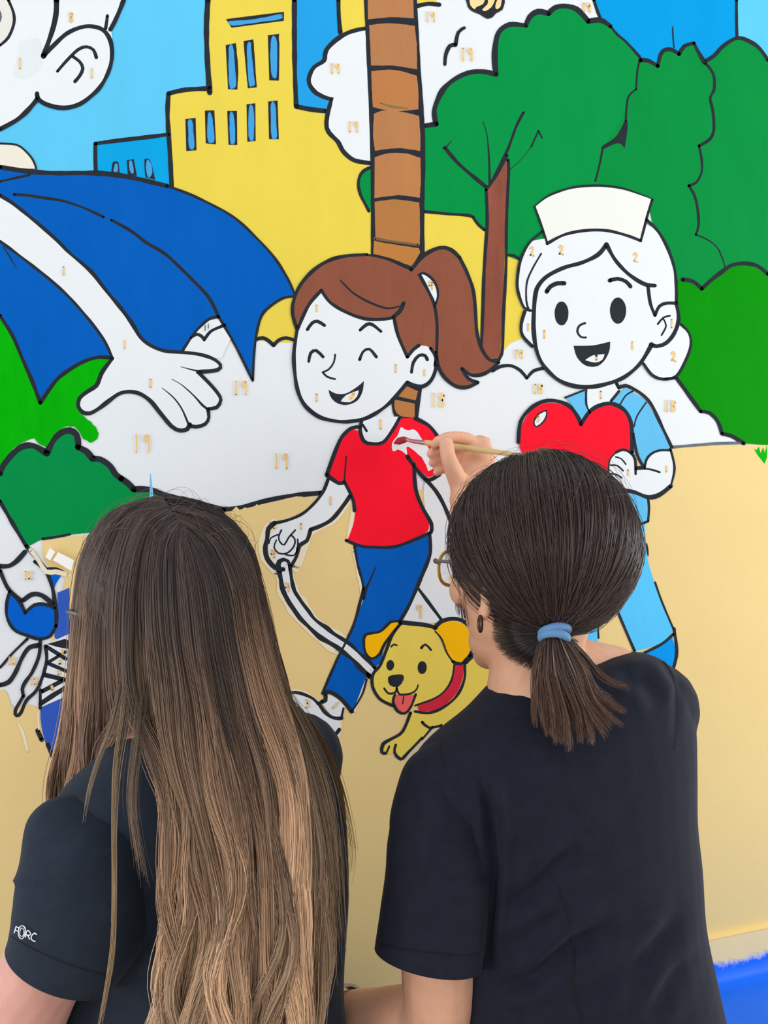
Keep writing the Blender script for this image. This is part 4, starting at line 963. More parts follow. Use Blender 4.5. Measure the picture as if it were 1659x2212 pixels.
# hair tie, earring
TIE = mat_basic('hair_tie_blue', srgb(104, 150, 200), rough=.75, spec=.2, bump=.5, bscale=900, sheen=.2)
tc_ = V(1196, 1364, .872)
tie_ax = (V(1204, 1420, .855) - V(1190, 1330, .880)).normalized()
a1 = (RT - tie_ax * RT.dot(tie_ax)).normalized(); a2 = tie_ax.cross(a1)
tie = None
for off_, ti, tj, r_ in ((-.0078, .10, -.16, .0122), (-.0004, -.12, .10, .0136), (.0070, .14, .06, .0126)):
    v, f = torus_loop(tc_ + tie_ax * off_ + a1 * (.0012 if r_ > .013 else -.0006), (a1 + tie_ax * ti).normalized(), (a2 + tie_ax * tj).normalized(), r_, .0043, n=40, k=12)
    o = mesh_obj('hair_tie' if tie is None else 'coil', v, f, TIE, pR if tie is None else tie, True)
    tie = tie or o
v, f = torus_loop(frR.p(-.0775, -.002, -.054), frR.y * .6 + frR.x * .3, frR.z, .0075, .0022, n=20, k=8)
mesh_obj('earring', v, f, mat_basic('earring_bronze', (.10, .05, .03), rough=.3, metal=.8), pR, True)
# eyeglasses
def lens_mat():
    m = bpy.data.materials.new('lens_clear'); m.use_nodes = True; nt = m.node_tree; nt.nodes.clear()
    out = nt.nodes.new('ShaderNodeOutputMaterial'); mx = nt.nodes.new('ShaderNodeMixShader'); t = nt.nodes.new('ShaderNodeBsdfTransparent'); g = nt.nodes.new('ShaderNodeBsdfGlossy')
    fz = nt.nodes.new('ShaderNodeFresnel'); fz.inputs[0].default_value = 1.4
    t.inputs[0].default_value = (.95, .95, .97, 1); g.inputs['Roughness'].default_value = .03
    nt.links.new(fz.outputs[0], mx.inputs[0]); nt.links.new(t.outputs[0], mx.inputs[1]); nt.links.new(g.outputs[0], mx.inputs[2]); nt.links.new(mx.outputs[0], out.inputs[0])
    return m
LENS = lens_mat()
def glasses(fr, parent, rimcol, name, dx=0.0):
    rm = mat_basic(name, rimcol, rough=.25, spec=.6); tm = mat_basic('temple_grey', srgb(95, 92, 96), rough=.35)
    g = None
    for s in (-1, 1):
        c = fr.p(.033 * s, .104, .002)
        ring = [c + fr.x * (.026 * math.cos(a) + .001 * s) + fr.z * (.0205 * math.sin(a)) - fr.y * (.010 * (math.cos(a) * s) ** 2 * (1 if math.cos(a) * s > 0 else 0)) for a in (2 * math.pi * i / 30 for i in range(30))]
        B = Blob(); v = []; f = []
        for i in range(30):
            e = (ring[i] - c).normalized()
            for k in range(8):
                b = 2 * math.pi * k / 8
                v.append(ring[i] + e * math.cos(b) * .0022 + fr.y * math.sin(b) * .0022)
        for i in range(30):
            for k in range(8): f.append((i * 8 + k, ((i + 1) % 30) * 8 + k, ((i + 1) % 30) * 8 + (k + 1) % 8, i * 8 + (k + 1) % 8))
        o = mesh_obj('eyeglasses' if g is None else 'rim', v, f, rm, parent if g is None else g, True)
        g = g or o
        mesh_obj('lens', [c - fr.y * .0015] + ring, [(0, 1 + i, 1 + (i + 1) % 30) for i in range(30)], LENS, g)
        B = Blob(); B.tube([fr.p(.060 * s, .098, .010), fr.p(.0665 * s, .092, .011)], [.0032, .003], n=8); B.tube([fr.p(.0665 * s, .092, .011), fr.p(.075 * s, .05, .010), fr.p(.080 * s, .0, .006), fr.p(.079 * s, -.02, -.008)], [.0021, .002, .002, .002], n=8)
        mesh_obj('temple', B.v, B.f, tm, g, True)
    B = Blob(); B.tube([fr.p(-.008, .105, .006), fr.p(0, .109, .010), fr.p(.008, .105, .006)], [.002, .002, .002], n=8)
    mesh_obj('bridge', B.v, B.f, rm, g, True)
glasses(frR, pR, srgb(196, 140, 20), 'rim_amber')
glasses(frL, pL, srgb(60, 66, 84), 'rim_dark')
# ------------------------------------------------------------------ brushes
def brush(pts, label, handle, hr, ferr=None, bris=None):
    B = Blob(); B.tube([p for p in pts[2]], hr, n=12)
    e = empty('paintbrush', pts[2][0]); tag(e, label, 'paintbrush')
    mesh_obj('handle', B.v, B.f, handle, e, True)
    if ferr:
        B = Blob(); B.tube(pts[1], ferr[0], n=12); mesh_obj('ferrule', B.v, B.f, ferr[1], e, True)
        B = Blob(); B.tube(pts[0], bris[0], n=12, flat=(.6, FW)); mesh_obj('bristles', B.v, B.f, bris[1], e, True)
wood = mat_basic('handle_wood', srgb(214, 186, 132), rough=.5, var=.08, vscale=40, stretch=(1, 1, 1))
ferm = mat_basic('ferrule_steel', srgb(205, 195, 200), rough=.3, metal=.7, var=.25, vscale=120, col2=srgb(200, 60, 70))
brm = mat_basic('bristles_red', srgb(165, 30, 34), rough=.7, var=.25, vscale=300, stretch=(.2, 1, 1))
brush([[V(853, 957, 1.462), V(862, 953, 1.458), V(872, 950, 1.453), V(880, 950, 1.449)], [V(879, 950, 1.449), V(898, 954, 1.440), V(917, 956, 1.430)], [V(916, 956, 1.431), V(930, 958, 1.424), V(960, 963, 1.400), V(1000, 967, 1.385), V(1060, 975, 1.365), V(1105, 981, 1.35), V(1140, 985, 1.34)]],
      'slim wooden paintbrush with red-tipped bristles touching the painted red shirt', wood, [.0042, .0052, .0054, .0052, .0046, .0038, .0028], ([.0030, .0036, .0042], ferm), ([.0022, .0062, .0058, .0034], brm))
hb = mat_basic('handle_blue', srgb(92, 178, 226), rough=.25, spec=.6)
brush([[V(327, 1330, 1.208), V(327, 1345, 1.208)], [V(327, 1300, 1.21), V(327, 1330, 1.208)], [V(325, 1023, 1.21), V(326, 1045, 1.21), V(327, 1075, 1.21), V(328, 1160, 1.21), V(327, 1300, 1.21)]],
      'pale blue pointed brush handle rising above the long-haired woman', hb, [.0005, .0016, .0026, .0040, .0036], ([.0038, .0036], ferm), ([.0036, .001], brm))
# ------------------------------------------------------------------ hair
def hair_mat(name, rough=.42, spec=.45):
    m = bpy.data.materials.new(name); m.use_nodes = True; nt = m.node_tree; b = nt.nodes['Principled BSDF']
    a = nt.nodes.new('ShaderNodeAttribute'); a.attribute_name = 'Col'
    nt.links.new(a.outputs['Color'], b.inputs['Base Color'])
    b.inputs['Roughness'].default_value = rough; b.inputs['Specular IOR Level'].default_value = spec
    b.inputs['Sheen Weight'].default_value = .05
    return m
HAIR_L = hair_mat('hair_light_brown'); HAIR_R = hair_mat('hair_dark_brown', .36, .5)

def strand_mesh(name, P, rad, colr, mat, parent):
    """P (N,M,3) strand points, rad (N,M), colr (N,M,3): three-sided tubes in one mesh"""
    N, M, _ = P.shape
    T = np.gradient(P, axis=1); T /= np.linalg.norm(T, axis=2, keepdims=True) + 1e-9
    ref = np.array(FW) * 0.9 + np.array((0.2, 0.1, 0.3))
    A = np.cross(T, ref); A /= np.linalg.norm(A, axis=2, keepdims=True) + 1e-9
    Bn = np.cross(T, A)
    co = np.empty((N, M, 3, 3))
    for k in range(3):
        a = 2 * math.pi * k / 3 + .5
        co[:, :, k] = P + (A * math.cos(a) + Bn * math.sin(a)) * rad[..., None]
    idx = np.arange(N * M * 3).reshape(N, M, 3)
    q = []
    for k in range(3):
        k2 = (k + 1) % 3
        q.append(np.stack([idx[:, :-1, k], idx[:, :-1, k2], idx[:, 1:, k2], idx[:, 1:, k]], -1).reshape(-1, 4))
    q = np.concatenate(q).astype(np.int32)
    me = bpy.data.meshes.new(name)
    me.vertices.add(N * M * 3); me.vertices.foreach_set('co', co.astype(np.float32).ravel())
    me.loops.add(q.size); me.loops.foreach_set('vertex_index', q.ravel())
    me.polygons.add(len(q)); me.polygons.foreach_set('loop_start', np.arange(0, q.size, 4, dtype=np.int32))
    try: me.polygons.foreach_set('loop_total', np.full(len(q), 4, dtype=np.int32))
    except Exception: pass
    me.polygons.foreach_set('use_smooth', np.ones(len(q), dtype=bool))
    at = me.color_attributes.new('Col', 'FLOAT_COLOR', 'POINT')
    c4 = np.ones((N, M, 3, 4), dtype=np.float32); c4[..., :3] = colr[:, :, None, :]
    at.data.foreach_set('color', c4.ravel())
    me.update(calc_edges=True); me.validate()
    me.materials.append(mat)
    o = link(bpy.data.objects.new(name, me), parent)
    return o

def resample(pts, M):
    """pts (m,3) -> M points of a smooth curve, even along its length"""
    p = [Vector(x) for x in pts]; q = []
    n = len(p)
    for i in range(n - 1):
        p0 = p[max(i - 1, 0)]; p3 = p[min(i + 2, n - 1)]
        for j in range(10):
            t = j / 10
            q.append(0.5 * ((2 * p[i]) + (p[i + 1] - p0) * t + (2 * p0 - 5 * p[i] + 4 * p[i + 1] - p3) * t * t + (3 * p[i] - 3 * p[i + 1] + p3 - p0) * t ** 3))
    q.append(p[-1]); q = np.array([tuple(x) for x in q])
    s = np.concatenate([[0], np.cumsum(np.linalg.norm(np.diff(q, axis=0), axis=1))])
    u = np.linspace(0, s[-1], M)
    return np.stack([np.interp(u, s, q[:, k]) for k in range(3)], 1)

def blend(G, s):
    """G (n,M,3) guides; s (N,) float positions between them (smooth)"""
    n = len(G); i = np.clip(np.floor(s).astype(int), 0, n - 2); t = (s - i)[:, None, None]
    p0 = G[np.clip(i - 1, 0, n - 1)]; p1 = G[i]; p2 = G[i + 1]; p3 = G[np.clip(i + 2, 0, n - 1)]
    return 0.5 * (2 * p1 + (p2 - p0) * t + (2 * p0 - 5 * p1 + 4 * p2 - p3) * t ** 2 + (3 * p1 - p0 - 3 * p2 + p3) * t ** 3)

def push_out(P, fr, c, r):
    """keep strand points outside the skull ellipsoid"""
    o = np.array(fr.p(*c)); Bx = np.array([fr.x, fr.y, fr.z])
    d = (P - o) @ Bx.T / np.array(r)
    sc = 1 + .085 * np.random.default_rng(3).random((P.shape[0], 1, 1))
    l = np.linalg.norm(d, axis=-1, keepdims=True)
    d = np.where(l < sc, d / np.maximum(l, 1e-6) * (sc - .35 * (sc - l).clip(0, .06)), d)
    return o + (d * np.array(r)) @ Bx

def cap_mesh(name, fr, c, r, test, col, mat, parent):
    """scalp layer below the strands"""
    nu, nv = 64, 40; v = []; keep = {}; f = []
    for j in range(nv + 1):
        th = math.pi * j / nv
        for i in range(nu):
            ph = 2 * math.pi * i / nu
            n = (math.sin(th) * math.cos(ph), math.sin(th) * math.sin(ph), math.cos(th))
            v.append(fr.p(c[0] + n[0] * r[0], c[1] + n[1] * r[1], c[2] + n[2] * r[2])); keep[len(v) - 1] = test(*n)
    for j in range(nv):
        for i in range(nu):
            q = (j * nu + i, j * nu + (i + 1) % nu, (j + 1) * nu + (i + 1) % nu, (j + 1) * nu + i)
            if all(keep[k] for k in q): f.append(q)
    o = mesh_obj(name, v, f, mat, parent, True)
    at = o.data.color_attributes.new('Col', 'FLOAT_COLOR', 'POINT')
    at.data.foreach_set('color', np.tile(np.array([*col, 1], dtype=np.float32), len(v)))
    return o

def lin(*c): return np.array(srgb(*c))

# ---- right painter: hair drawn back to the tie
rng = np.random.default_rng(5)
cR, rR = (0, -.012, .034), np.array((.0865, .104, .0965))
def scalp(x, y, z):
    return (y < (.06 if x < 0 else .14) + .66 * max(0.0, z + .02)) and (z > -.22 or y < -.18) and z > -.80
oR = np.array(frR.p(*cR)); BR = np.array([frR.x, frR.y, frR.z])
tieN = ((np.array(V(1194, 1356, .885)) - oR) @ BR.T) / rR
tl = np.linalg.norm(tieN); tieD = tieN / tl
NS, M = 9000, 18
roots = []
while len(roots) < NS:
    n = rng.normal(size=3); n /= np.linalg.norm(n)
    if scalp(*n) and n @ tieD < .985: roots.append(n)
roots = np.array(roots)
# strands of one lock share a bend
dt = np.clip(roots @ tieD, -.9995, .9995); ang = np.arccos(dt)
tt = np.linspace(0, 1, M)[None, :]
w1 = np.sin((1 - tt) * ang[:, None]) / np.sin(ang)[:, None]; w2 = np.sin(tt * ang[:, None]) / np.sin(ang)[:, None]
D = roots[:, None, :] * w1[..., None] + tieD * w2[..., None]
lift = 1.0 + (rng.random(NS)[:, None] * .070 + .008) * np.sin(np.pi * np.clip(tt, .08, 1)) ** .5 + rng.normal(size=(NS, 1)) * .006
lift = lift * (1 + (tl - 1) * tt ** 3)
P = oR + ((D * lift[..., None]) * rR) @ BR
P += np.array(RT)[None, None] * (np.sin(tt * 5.5 + (roots @ np.array((3.1, 2.3, 4.7)))[:, None] * 1.7) * .0022 * np.sin(np.pi * tt))[..., None]
lockid = rng.integers(0, 260, NS); lockoff = rng.normal(size=(260, 3)) * .0018
P += lockoff[lockid][:, None, :] * np.sin(np.pi * tt)[..., None] + rng.normal(size=(NS, 1, 3)) * .0007
jit = rng.normal(size=(NS, 3)) * .0052; jit[:, 2] *= .5
P[:, :, :] += jit[:, None, :] * (tt ** 4)[..., None]
rad = (.00028 + .00020 * rng.random((NS, 1))) * np.ones((1, M))
base = lin(51, 37, 36); hi = lin(84, 63, 57)
k = np.clip(rng.normal(.30, .16, NS) + .10 * (lockid % 7 == 0), 0, 1)[:, None, None]
C = (base * (1 - k) + hi * k) * np.ones((1, M, 1))
hairR = strand_mesh('hair', P, rad, C, HAIR_R, pR); hairR['kind'] = 'stuff'
cap_mesh('hair_underlayer', frR, cR, rR * 1.012, scalp, lin(30, 23, 22), HAIR_R, hairR)
# short hair of the nape, combed up to the tie
NG = [[(1052, 1290, .945), (1085, 1310, .905), (1140, 1340, .885), (1185, 1362, .880)], [(1060, 1370, .935), (1095, 1372, .900), (1145, 1370, .884), (1185, 1366, .880)], [(1082, 1412, .918), (1112, 1402, .896), (1150, 1386, .884), (1187, 1370, .880)],
      [(1120, 1440, .906), (1140, 1420, .893), (1165, 1395, .884), (1190, 1374, .880)], [(1165, 1452, .902), (1172, 1425, .892), (1182, 1400, .884), (1194, 1376, .880)], [(1215, 1440, .910), (1212, 1415, .897), (1208, 1392, .886), (1200, 1374, .880)], [(1262, 1385, .935), (1245, 1380, .910), (1222, 1372, .892), (1205, 1366, .880)]]
G = np.array([resample([V(*q) for q in g], 12) for g in NG]); NN = 1500
tn = np.linspace(0, 1, 12)
P = blend(G, rng.random(NN) * 5.98) + rng.normal(size=(NN, 1, 3)) * .0006 - np.array(FW)[None, None] * (rng.random((NN, 1)) * .010 * np.sin(np.pi * np.clip(tn, 0, .8) / .8 * .9)[None])[..., None] + np.array(FW)[None, None] * .003 * (1 - tn)[None, :, None]
cut_ = rng.random((NN, 1)) ** 1.6 * .6
P = np.stack([np.stack([np.interp(cut_[i] + (1 - cut_[i]) * tn, tn, P[i, :, c_]) for c_ in range(3)], 1) for i in range(NN)])
nape = strand_mesh('nape_hair', P, np.full((NN, 12), .00036) * np.clip(.2 + tn * 3, 0, 1)[None], np.broadcast_to(lin(42, 32, 31), P.shape) * np.clip(rng.normal(1, .2, (NN, 1, 1)), .5, 1.6), HAIR_R, hairR); nape['kind'] = 'stuff'
# ponytail
PT = [[(1177, 1378, .872), (1165, 1420, .862), (1155, 1460, .862), (1150, 1490, .866)], [(1180, 1378, .866), (1170, 1440, .852), (1174, 1520, .850), (1185, 1575, .855)], [(1186, 1380, .862), (1184, 1450, .846), (1200, 1540, .845), (1196, 1606, .852)],
      [(1194, 1382, .860), (1206, 1460, .842), (1236, 1545, .842), (1240, 1612, .850)], [(1203, 1382, .861), (1226, 1450, .844), (1262, 1530, .844), (1272, 1602, .851)], [(1210, 1381, .863), (1242, 1440, .846), (1272, 1520, .845), (1318, 1572, .853)],
      [(1216, 1380, .866), (1256, 1432, .852), (1292, 1508, .850), (1350, 1543, .858)], [(1220, 1377, .872), (1262, 1420, .862), (1295, 1468, .861), (1342, 1492, .866)]]
G = np.array([resample([V(*q) for q in g], 16) for g in PT])
NP, MP_ = 3200, 16
s = rng.beta(1.25, 1.25, NP) * 6.98
P = blend(G, s); t2 = np.linspace(0, 1, MP_)
ln = np.clip(rng.normal(.90, .10, NP), .45, 1.05)
Q = np.empty_like(P)
for i in range(NP):
    u = np.clip(t2 * ln[i], 0, 1) * (MP_ - 1)
    for c in range(3): Q[i, :, c] = np.interp(u, np.arange(MP_), P[i, :, c])
lk = np.clip((s / 7 * 23).astype(int) * 2 + rng.integers(0, 2, NP), 0, 45); lo = rng.normal(size=(46, 3)) * .0052
inw = rng.random(NP) ** 1.3 * .024
Q += lo[lk][:, None, :] * (t2 ** 1.5)[None, :, None] + np.array(FW)[None, None, :] * (inw[:, None] * np.sin(np.pi * np.clip(t2 * .75 + .2, 0, 1)))[..., None]
Q += rng.normal(size=(NP, 1, 3)) * .0014
cen = np.stack([Q[lk == q_].mean(0) if (lk == q_).any() else Q[0] for q_ in range(46)])
cl_ = (np.clip(t2 * 1.15 - .2, 0, 1) ** 1.2 * .40)[None, :, None]
Q = Q * (1 - cl_) + cen[lk] * cl_ + rng.normal(size=(NP, 1, 3)) * .0010 * (t2 ** 2)[None, :, None]
rad = (.00030 + .00022 * rng.random((NP, 1))) * (1 - .75 * t2 ** 3)[None, :]
k = np.clip(.12 + .55 * t2[None, :] + rng.normal(0, .22, (NP, 1)), 0, 1.2)[..., None]
C = lin(54, 41, 38) * (1 - k) + lin(118, 84, 68) * k
wht = (rng.random(NP) < .035)[:, None, None]
C = np.where(wht, lin(150, 130, 118), C)
pony = strand_mesh('ponytail', Q, rad, np.clip(C, 0, 1), HAIR_R, pR); pony['kind'] = 'stuff'
# loose wisps at the temple and above the crown
WS = [[(1008, 1100, .975), (984, 1150, .985), (979, 1210, .985), (986, 1300, .985)], [(1022, 1100, .955), (1004, 1165, .955), (998, 1240, .955), (1012, 1345, .955)]]
G = np.array([resample([V(*q) for q in g], 14) for g in WS]); NW = 70
P = blend(G, rng.random(NW) * .98) + rng.normal(size=(NW, 1, 3)) * .0016 + rng.normal(size=(NW, 1, 3)) * .003 * np.linspace(0, 1, 14)[None, :, None]
w = strand_mesh('loose_wisps', P, np.full((NW, 14), .00026), np.broadcast_to(lin(78, 56, 46), (NW, 14, 3)), HAIR_R, hairR); w['kind'] = 'stuff'
def flyaways(parent, fr, c, r, n, col, mat, spread=.03, zmin=.35):
    out = []
    for i in range(n):
        while True:
            d = rng.normal(size=3); d /= np.linalg.norm(d)
            if d[2] > zmin: break
        a = rng.normal(size=3); a -= d * (a @ d); a /= np.linalg.norm(a)
        L = .4 + rng.random() * .7; h = spread * (.3 + rng.random())
        u = np.linspace(-.5, .5, 12) * L
        dd = d[None] * np.cos(u)[:, None] + a[None] * np.sin(u)[:, None]
        rr = 1 + (h / .1) * np.clip(1 - (2 * u / L) ** 2, 0, 1) * .6 + .02
        q = dd * rr[:, None] * np.array(r)
        out.append(np.array(fr.p(*c)) + q @ np.array([fr.x, fr.y, fr.z]))
    P = np.array(out)
    w = strand_mesh('flyaway_hair', P, np.full(P.shape[:2], .00017), np.broadcast_to(col, P.shape), mat, parent); w['kind'] = 'stuff'
flyaways(hairR, frR, cR, rR * 1.07, 46, lin(70, 56, 50), HAIR_R, spread=.012)

# ---- left painter: long loose hair, parted at the crown
GL = [[(338, 1082, 1.00), (265, 1108, 1.03), (206, 1190, 1.04), (190, 1310, 1.035), (180, 1450, 1.02), (165, 1590, 1.00), (150, 1700, 1.0), (150, 1850, 1.01), (170, 2000, 1.0), (190, 2150, 1.0)],
      [(340, 1078, .96), (236, 1112, .97), (178, 1195, .97), (156, 1320, .97), (146, 1450, .96), (132, 1580, .955), (113, 1700, .965), (116, 1850, 1.0), (140, 2000, .99), (160, 2150, .99)],
      [(346, 1080, .92), (256, 1114, .885), (205, 1210, .872), (180, 1330, .875), (166, 1470, .885), (158, 1600, .92), (148, 1710, .96), (140, 1850, .99), (165, 2000, .99), (185, 2150, .99)],
      [(354, 1090, .888), (282, 1125, .856), (245, 1225, .838), (234, 1345, .836), (236, 1480, .838), (246, 1560, .862), (238, 1640, .92), (210, 1750, .98), (200, 1900, .99), (210, 2000, .99), (215, 2150, .99)],
      [(366, 1106, .866), (312, 1140, .838), (280, 1240, .824), (268, 1370, .82), (276, 1500, .812), (308, 1620, .80), (348, 1760, .785), (362, 1900, .775), (354, 2060, .772), (322, 2240, .772)],
      [(381, 1128, .848), (346, 1160, .828), (332, 1260, .814), (338, 1400, .806), (358, 1550, .797), (388, 1700, .785), (405, 1850, .774), (410, 2020, .768), (385, 2240, .768)],
      [(396, 1152, .836), (392, 1185, .824), (402, 1280, .810), (415, 1420, .803), (440, 1560, .795), (470, 1720, .783), (490, 1880, .772), (495, 2050, .767), (470, 2245, .766)],
      [(392, 1142, .840), (432, 1180, .832), (464, 1275, .822), (482, 1400, .815), (512, 1550, .806), (552, 1700, .795), (580, 1880, .783), (590, 2050, .775), (560, 2245, .772)],
      [(376, 1114, .858), (462, 1150, .858), (518, 1245, .853), (540, 1365, .850), (570, 1500, .842), (608, 1650, .825), (640, 1820, .808), (654, 2000, .797), (628, 2245, .79)],
      [(362, 1090, .888), (465, 1116, .912), (532, 1195, .912), (562, 1290, .905), (585, 1400, .89), (610, 1490, .872), (642, 1620, .85), (672, 1780, .833), (692, 1930, .82), (688, 2090, .812), (662, 2250, .81)],
      [(354, 1080, .94), (450, 1110, .975), (518, 1200, .985), (550, 1305, .98), (574, 1420, .95), (598, 1510, .915), (632, 1620, .88), (660, 1760, .86), (682, 1900, .845), (684, 2060, .835), (660, 2240, .83)]]
M = 34
G = np.array([resample([V(*q) for q in g], M) for g in GL])
NL = 10500
t = np.linspace(0, 1, M)
def sides(s):
    """strands between guides 3 and 4 part to either side of the shoulder"""
    s = np.broadcast_to(s[:, None], (len(s), M)).copy()
    inb = (s > 3) & (s < 4)
    tgt = np.where(s < 3.5, 3 - (3.5 - s) * .9, 4 + (s - 3.5) * .9)
    k = np.clip((t - .36) / .14, 0, 1); k = (k * k * (3 - 2 * k))[None]
    return np.where(inb, s * (1 - k) + tgt * k, s)
def blend2(G, S_):
    n = len(G); i = np.clip(np.floor(S_).astype(int), 0, n - 2); u = (S_ - i)[..., None]
    r_ = np.arange(M)[None, :]
    p0 = G[np.clip(i - 1, 0, n - 1), r_]; p1 = G[i, r_]; p2 = G[i + 1, r_]; p3 = G[np.clip(i + 2, 0, n - 1), r_]
    # keep the two sides of the shoulder apart
    e3 = (i == 3)[..., None] & (np.arange(M) > M * .5)[None, :, None]
    lin_ = p1 + (p2 - p1) * u
    crv = 0.5 * (2 * p1 + (p2 - p0) * u + (2 * p0 - 5 * p1 + 4 * p2 - p3) * u ** 2 + (3 * p1 - p0 - 3 * p2 + p3) * u ** 3)
    side = ((i == 2) | (i == 4))[..., None]
    return np.where(e3 | side, lin_, crv)
s = rng.random(NL) * (len(GL) - 1.02); s[:2000] = 1.4 + rng.random(2000) * 3.1
P = blend2(G, sides(s))
nbig, nlock = 46, 300
bigc = np.sort(rng.random(nbig)) * (len(GL) - 1.02)
lockc = np.sort(rng.random(nlock)) * (len(GL) - 1.02)
lk = np.clip(np.searchsorted(lockc, s + rng.normal(0, .05, NL)), 0, nlock - 1)
bg_ = np.clip(np.searchsorted(bigc, lockc + rng.normal(0, .10, nlock)), 0, nbig - 1)
LP = blend2(G, sides(lockc)); BP = blend2(G, sides(bigc))
ok = (lockc[:, None] - 3.5) * (bigc[bg_][:, None] - 3.5) > 0
kb = (np.clip((t - .30) / .70, 0, 1) ** 1.3 * .48)[None, :, None] * ok[..., None]
LP = LP * (1 - kb) + BP[bg_] * kb
same = ((s - 3.5) * (lockc[lk] - 3.5) > 0)[:, None, None]
clump = (np.clip((t - .22) / .70, 0, 1) ** 1.1 * .66)[None, :, None] * same
P = P * (1 - clump) + LP[lk] * clump
def waves(n, a0, a1, f0, f1):
    am = rng.uniform(a0, a1, n)[:, None]; f_ = rng.uniform(f0, f1, n)[:, None]; p1 = rng.random((n, 1)) * 6.28; p2 = rng.random((n, 1)) * 6.28
    env = np.clip((t - .25) * 1.7, 0, 1.15)[None]
    a = np.sin(2 * math.pi * f_ * t[None] + p1) * am * env; b = np.sin(2 * math.pi * f_ * t[None] + p2) * am * .7 * env
    return np.array(RT)[None, None] * a[..., None] + np.array(FW)[None, None] * b[..., None]
P += waves(nbig, .004, .0100, 1.5, 2.7)[bg_[lk]] + waves(nlock, .0015, .0046, 2.2, 4.6)[lk] + waves(NL, .0001, .0008, 2.5, 5)
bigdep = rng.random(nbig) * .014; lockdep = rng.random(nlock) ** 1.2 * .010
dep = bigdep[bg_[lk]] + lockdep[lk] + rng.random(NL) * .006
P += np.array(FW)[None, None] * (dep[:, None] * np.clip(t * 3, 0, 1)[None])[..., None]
P += rng.normal(size=(NL, 1, 3)) * .0015 + rng.normal(size=(NL, 1, 3)) * .0018 * np.clip(t - .2, 0, 1)[None, :, None]
P = push_out(P, frL, cR, np.array((.0860, .102, .0945)))
P -= np.array(FW)[None, None] * .0
rad = (.00030 + .00026 * rng.random((NL, 1))) * (1 - .6 * np.clip((t - .8) / .2, 0, 1) ** 2)[None]
A, Bc, Cc, Dc = lin(64, 52, 49), lin(92, 71, 58), lin(148, 117, 92), lin(194, 161, 130)
shift = rng.normal(0, .09, nbig)[bg_[lk]] + rng.normal(0, .05, nlock)[lk] + .07 * np.sin((s - 2.0) * 1.9) * 0
# bleached lengths begin higher at the two sides than in the middle of the back
shift += np.interp(s, [0, 1.5, 3, 4.2, 5.5, 7, 8.5, 10], [.16, .16, .12, .02, -.04, .06, .16, .16])
g = np.clip(t[None] + rng.normal(0, .04, (NL, 1)) + shift[:, None] * np.clip((t[None] - .08) * 3.2, 0, 1), 0, 1)[..., None]
def seg(a, b): return np.clip((g - a) / (b - a), 0, 1)
C = A + (Bc - A) * seg(.20, .36) + (Cc - Bc) * seg(.36, .64) + (Dc - Cc) * seg(.74, 1.0)
lb_ = np.clip(rng.normal(1, .30, nbig), .45, 1.6)[bg_[lk]] * np.clip(rng.normal(1, .16, nlock), .55, 1.5)[lk] * np.clip(rng.normal(1, .12, NL), .6, 1.5)
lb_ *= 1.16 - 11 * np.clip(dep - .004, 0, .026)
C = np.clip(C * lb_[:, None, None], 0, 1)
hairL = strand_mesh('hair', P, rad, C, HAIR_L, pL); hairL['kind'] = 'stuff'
pts_ = [(352, 1086, .893), (366, 1104, .868), (381, 1126, .850), (397, 1152, .838)]
v = []
for i_, q in enumerate(pts_):
    w_ = (2.6, 3.6, 3.4, 1.5)[i_]
    v += [V(q[0] - w_, q[1] + w_ * .6, q[2] - .001), V(q[0] + w_, q[1] - w_ * .6, q[2] - .001)]
mesh_obj('parting', v, [(2 * k, 2 * k + 1, 2 * k + 3, 2 * k + 2) for k in range(3)], SKIN_L, pL)
def scalpL(x, y, z):
    return (y < .10 + .55 * max(0.0, z + .1)) and (z > -.3 or y < -.1) and z > -.85
cap_mesh('hair_underlayer', frL, cR, np.array((.0832, .1005, .0930)), scalpL, lin(40, 32, 30), HAIR_L, hairL)
# dark inner sheet of hair behind the strands of the back
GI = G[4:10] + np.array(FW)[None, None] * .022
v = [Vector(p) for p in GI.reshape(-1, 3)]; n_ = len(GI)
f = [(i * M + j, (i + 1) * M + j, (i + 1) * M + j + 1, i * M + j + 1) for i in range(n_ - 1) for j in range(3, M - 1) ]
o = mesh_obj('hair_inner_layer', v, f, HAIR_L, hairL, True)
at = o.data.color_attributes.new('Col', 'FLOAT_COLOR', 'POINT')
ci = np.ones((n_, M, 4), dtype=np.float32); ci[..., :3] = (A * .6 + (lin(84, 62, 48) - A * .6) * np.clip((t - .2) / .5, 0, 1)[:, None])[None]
at.data.foreach_set('color', ci.ravel())
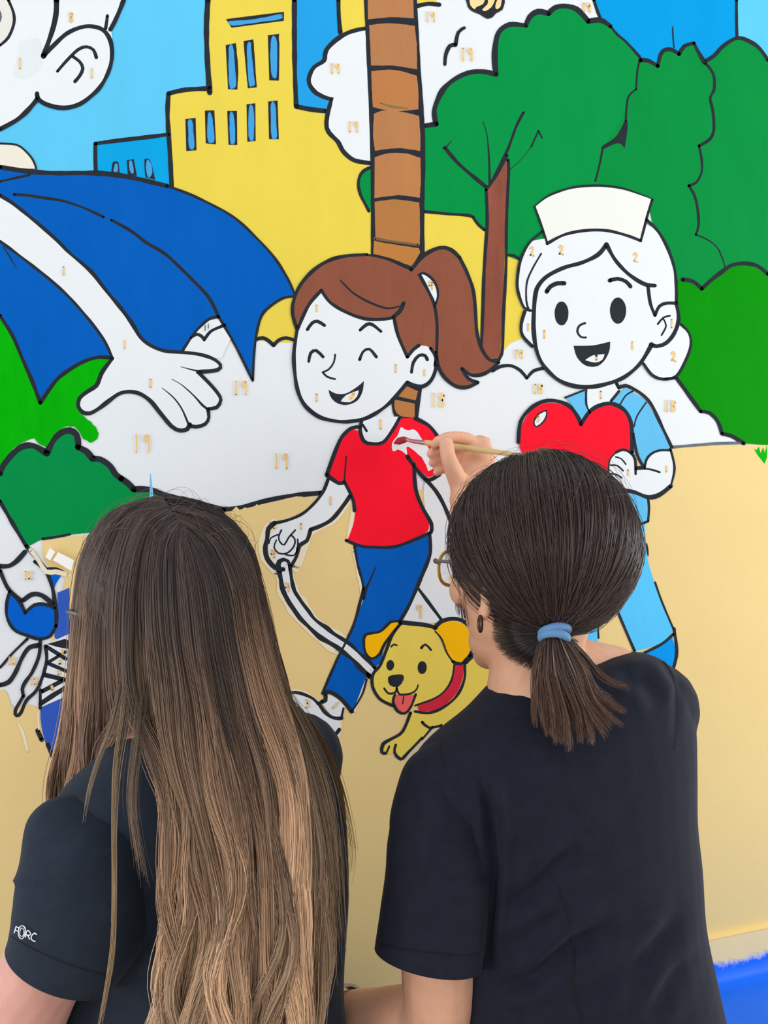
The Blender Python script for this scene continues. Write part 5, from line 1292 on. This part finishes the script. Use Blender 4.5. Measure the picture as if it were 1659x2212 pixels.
# separate locks: over the sleeve, along the right shoulder
def lock(guides, n, cola, colb, width, rr=.00034, M=24):
    G = np.array([resample([V(*q) for q in g], M) for g in guides]); tt = np.linspace(0, 1, M)
    P = blend(G, rng.random(n) * (len(guides) - 1.02)) + rng.normal(size=(n, 1, 3)) * width + rng.normal(size=(n, 1, 3)) * width * 1.2 * (tt ** 2)[None, :, None]
    ln_ = rng.uniform(.62, 1.0, n)
    P = np.stack([np.stack([np.interp(tt * ln_[i], tt, P[i, :, c_]) for c_ in range(3)], 1) for i in range(n)])
    k = np.clip(tt[None] + rng.normal(0, .2, (n, 1)), 0, 1)[..., None]
    w = strand_mesh('hair_lock', P, np.full((n, M), rr) * (np.clip(.15 + tt * 3.5, 0, 1) * (1 - .6 * tt ** 3))[None], cola * (1 - k) + colb * k, HAIR_L, hairL); w['kind'] = 'stuff'
lock([[(268, 1430, .822), (262, 1530, .808), (246, 1640, .795), (244, 1760, .775), (245, 1900, .758), (243, 2000, .758), (236, 2080, .762), (214, 2212, .775), (205, 2260, .775)], [(292, 1430, .822), (282, 1540, .805), (262, 1650, .792), (252, 1760, .775), (250, 1900, .758), (249, 2000, .758), (243, 2080, .762), (220, 2212, .775), (210, 2260, .775)]], 38, lin(70, 56, 48), lin(176, 146, 106), .0010)
lock([[(262, 1440, .822), (238, 1560, .808), (210, 1640, .80), (190, 1710, .795), (182, 1775, .79)], [(276, 1440, .822), (250, 1560, .806), (216, 1645, .80), (194, 1715, .795), (178, 1790, .79)]], 18, lin(70, 56, 48), lin(160, 136, 110), .0007, .0003)
lock([[(300, 1480, .815), (288, 1600, .80), (276, 1720, .785), (290, 1830, .775), (296, 1900, .775)], [(318, 1480, .815), (304, 1610, .80), (292, 1720, .785), (300, 1830, .775), (322, 1930, .775)]], 40, lin(70, 56, 48), lin(150, 122, 94), .0026, .00022)
lock([[(612, 1490, .93), (690, 1580, .93), (735, 1680, .94), (762, 1790, .945), (768, 1860, .945), (750, 1930, .945)], [(605, 1490, .93), (680, 1585, .93), (722, 1690, .94), (750, 1800, .945), (752, 1860, .945), (742, 1910, .945)]], 26, lin(90, 62, 42), lin(150, 112, 66), .0016, .00032)
lock([[(560, 1430, .875), (625, 1560, .868), (668, 1680, .855), (700, 1820, .845), (722, 1990, .838), (730, 2120, .835)], [(580, 1430, .88), (660, 1570, .875), (712, 1700, .868), (730, 1840, .855), (735, 1990, .848), (728, 2090, .845)]], 120, lin(104, 84, 66), lin(160, 132, 100), .004, .00028)
flyaways(hairL, frL, cR, np.array((.089, .106, .099)), 70, lin(120, 104, 92), HAIR_L, spread=.016, zmin=.4)
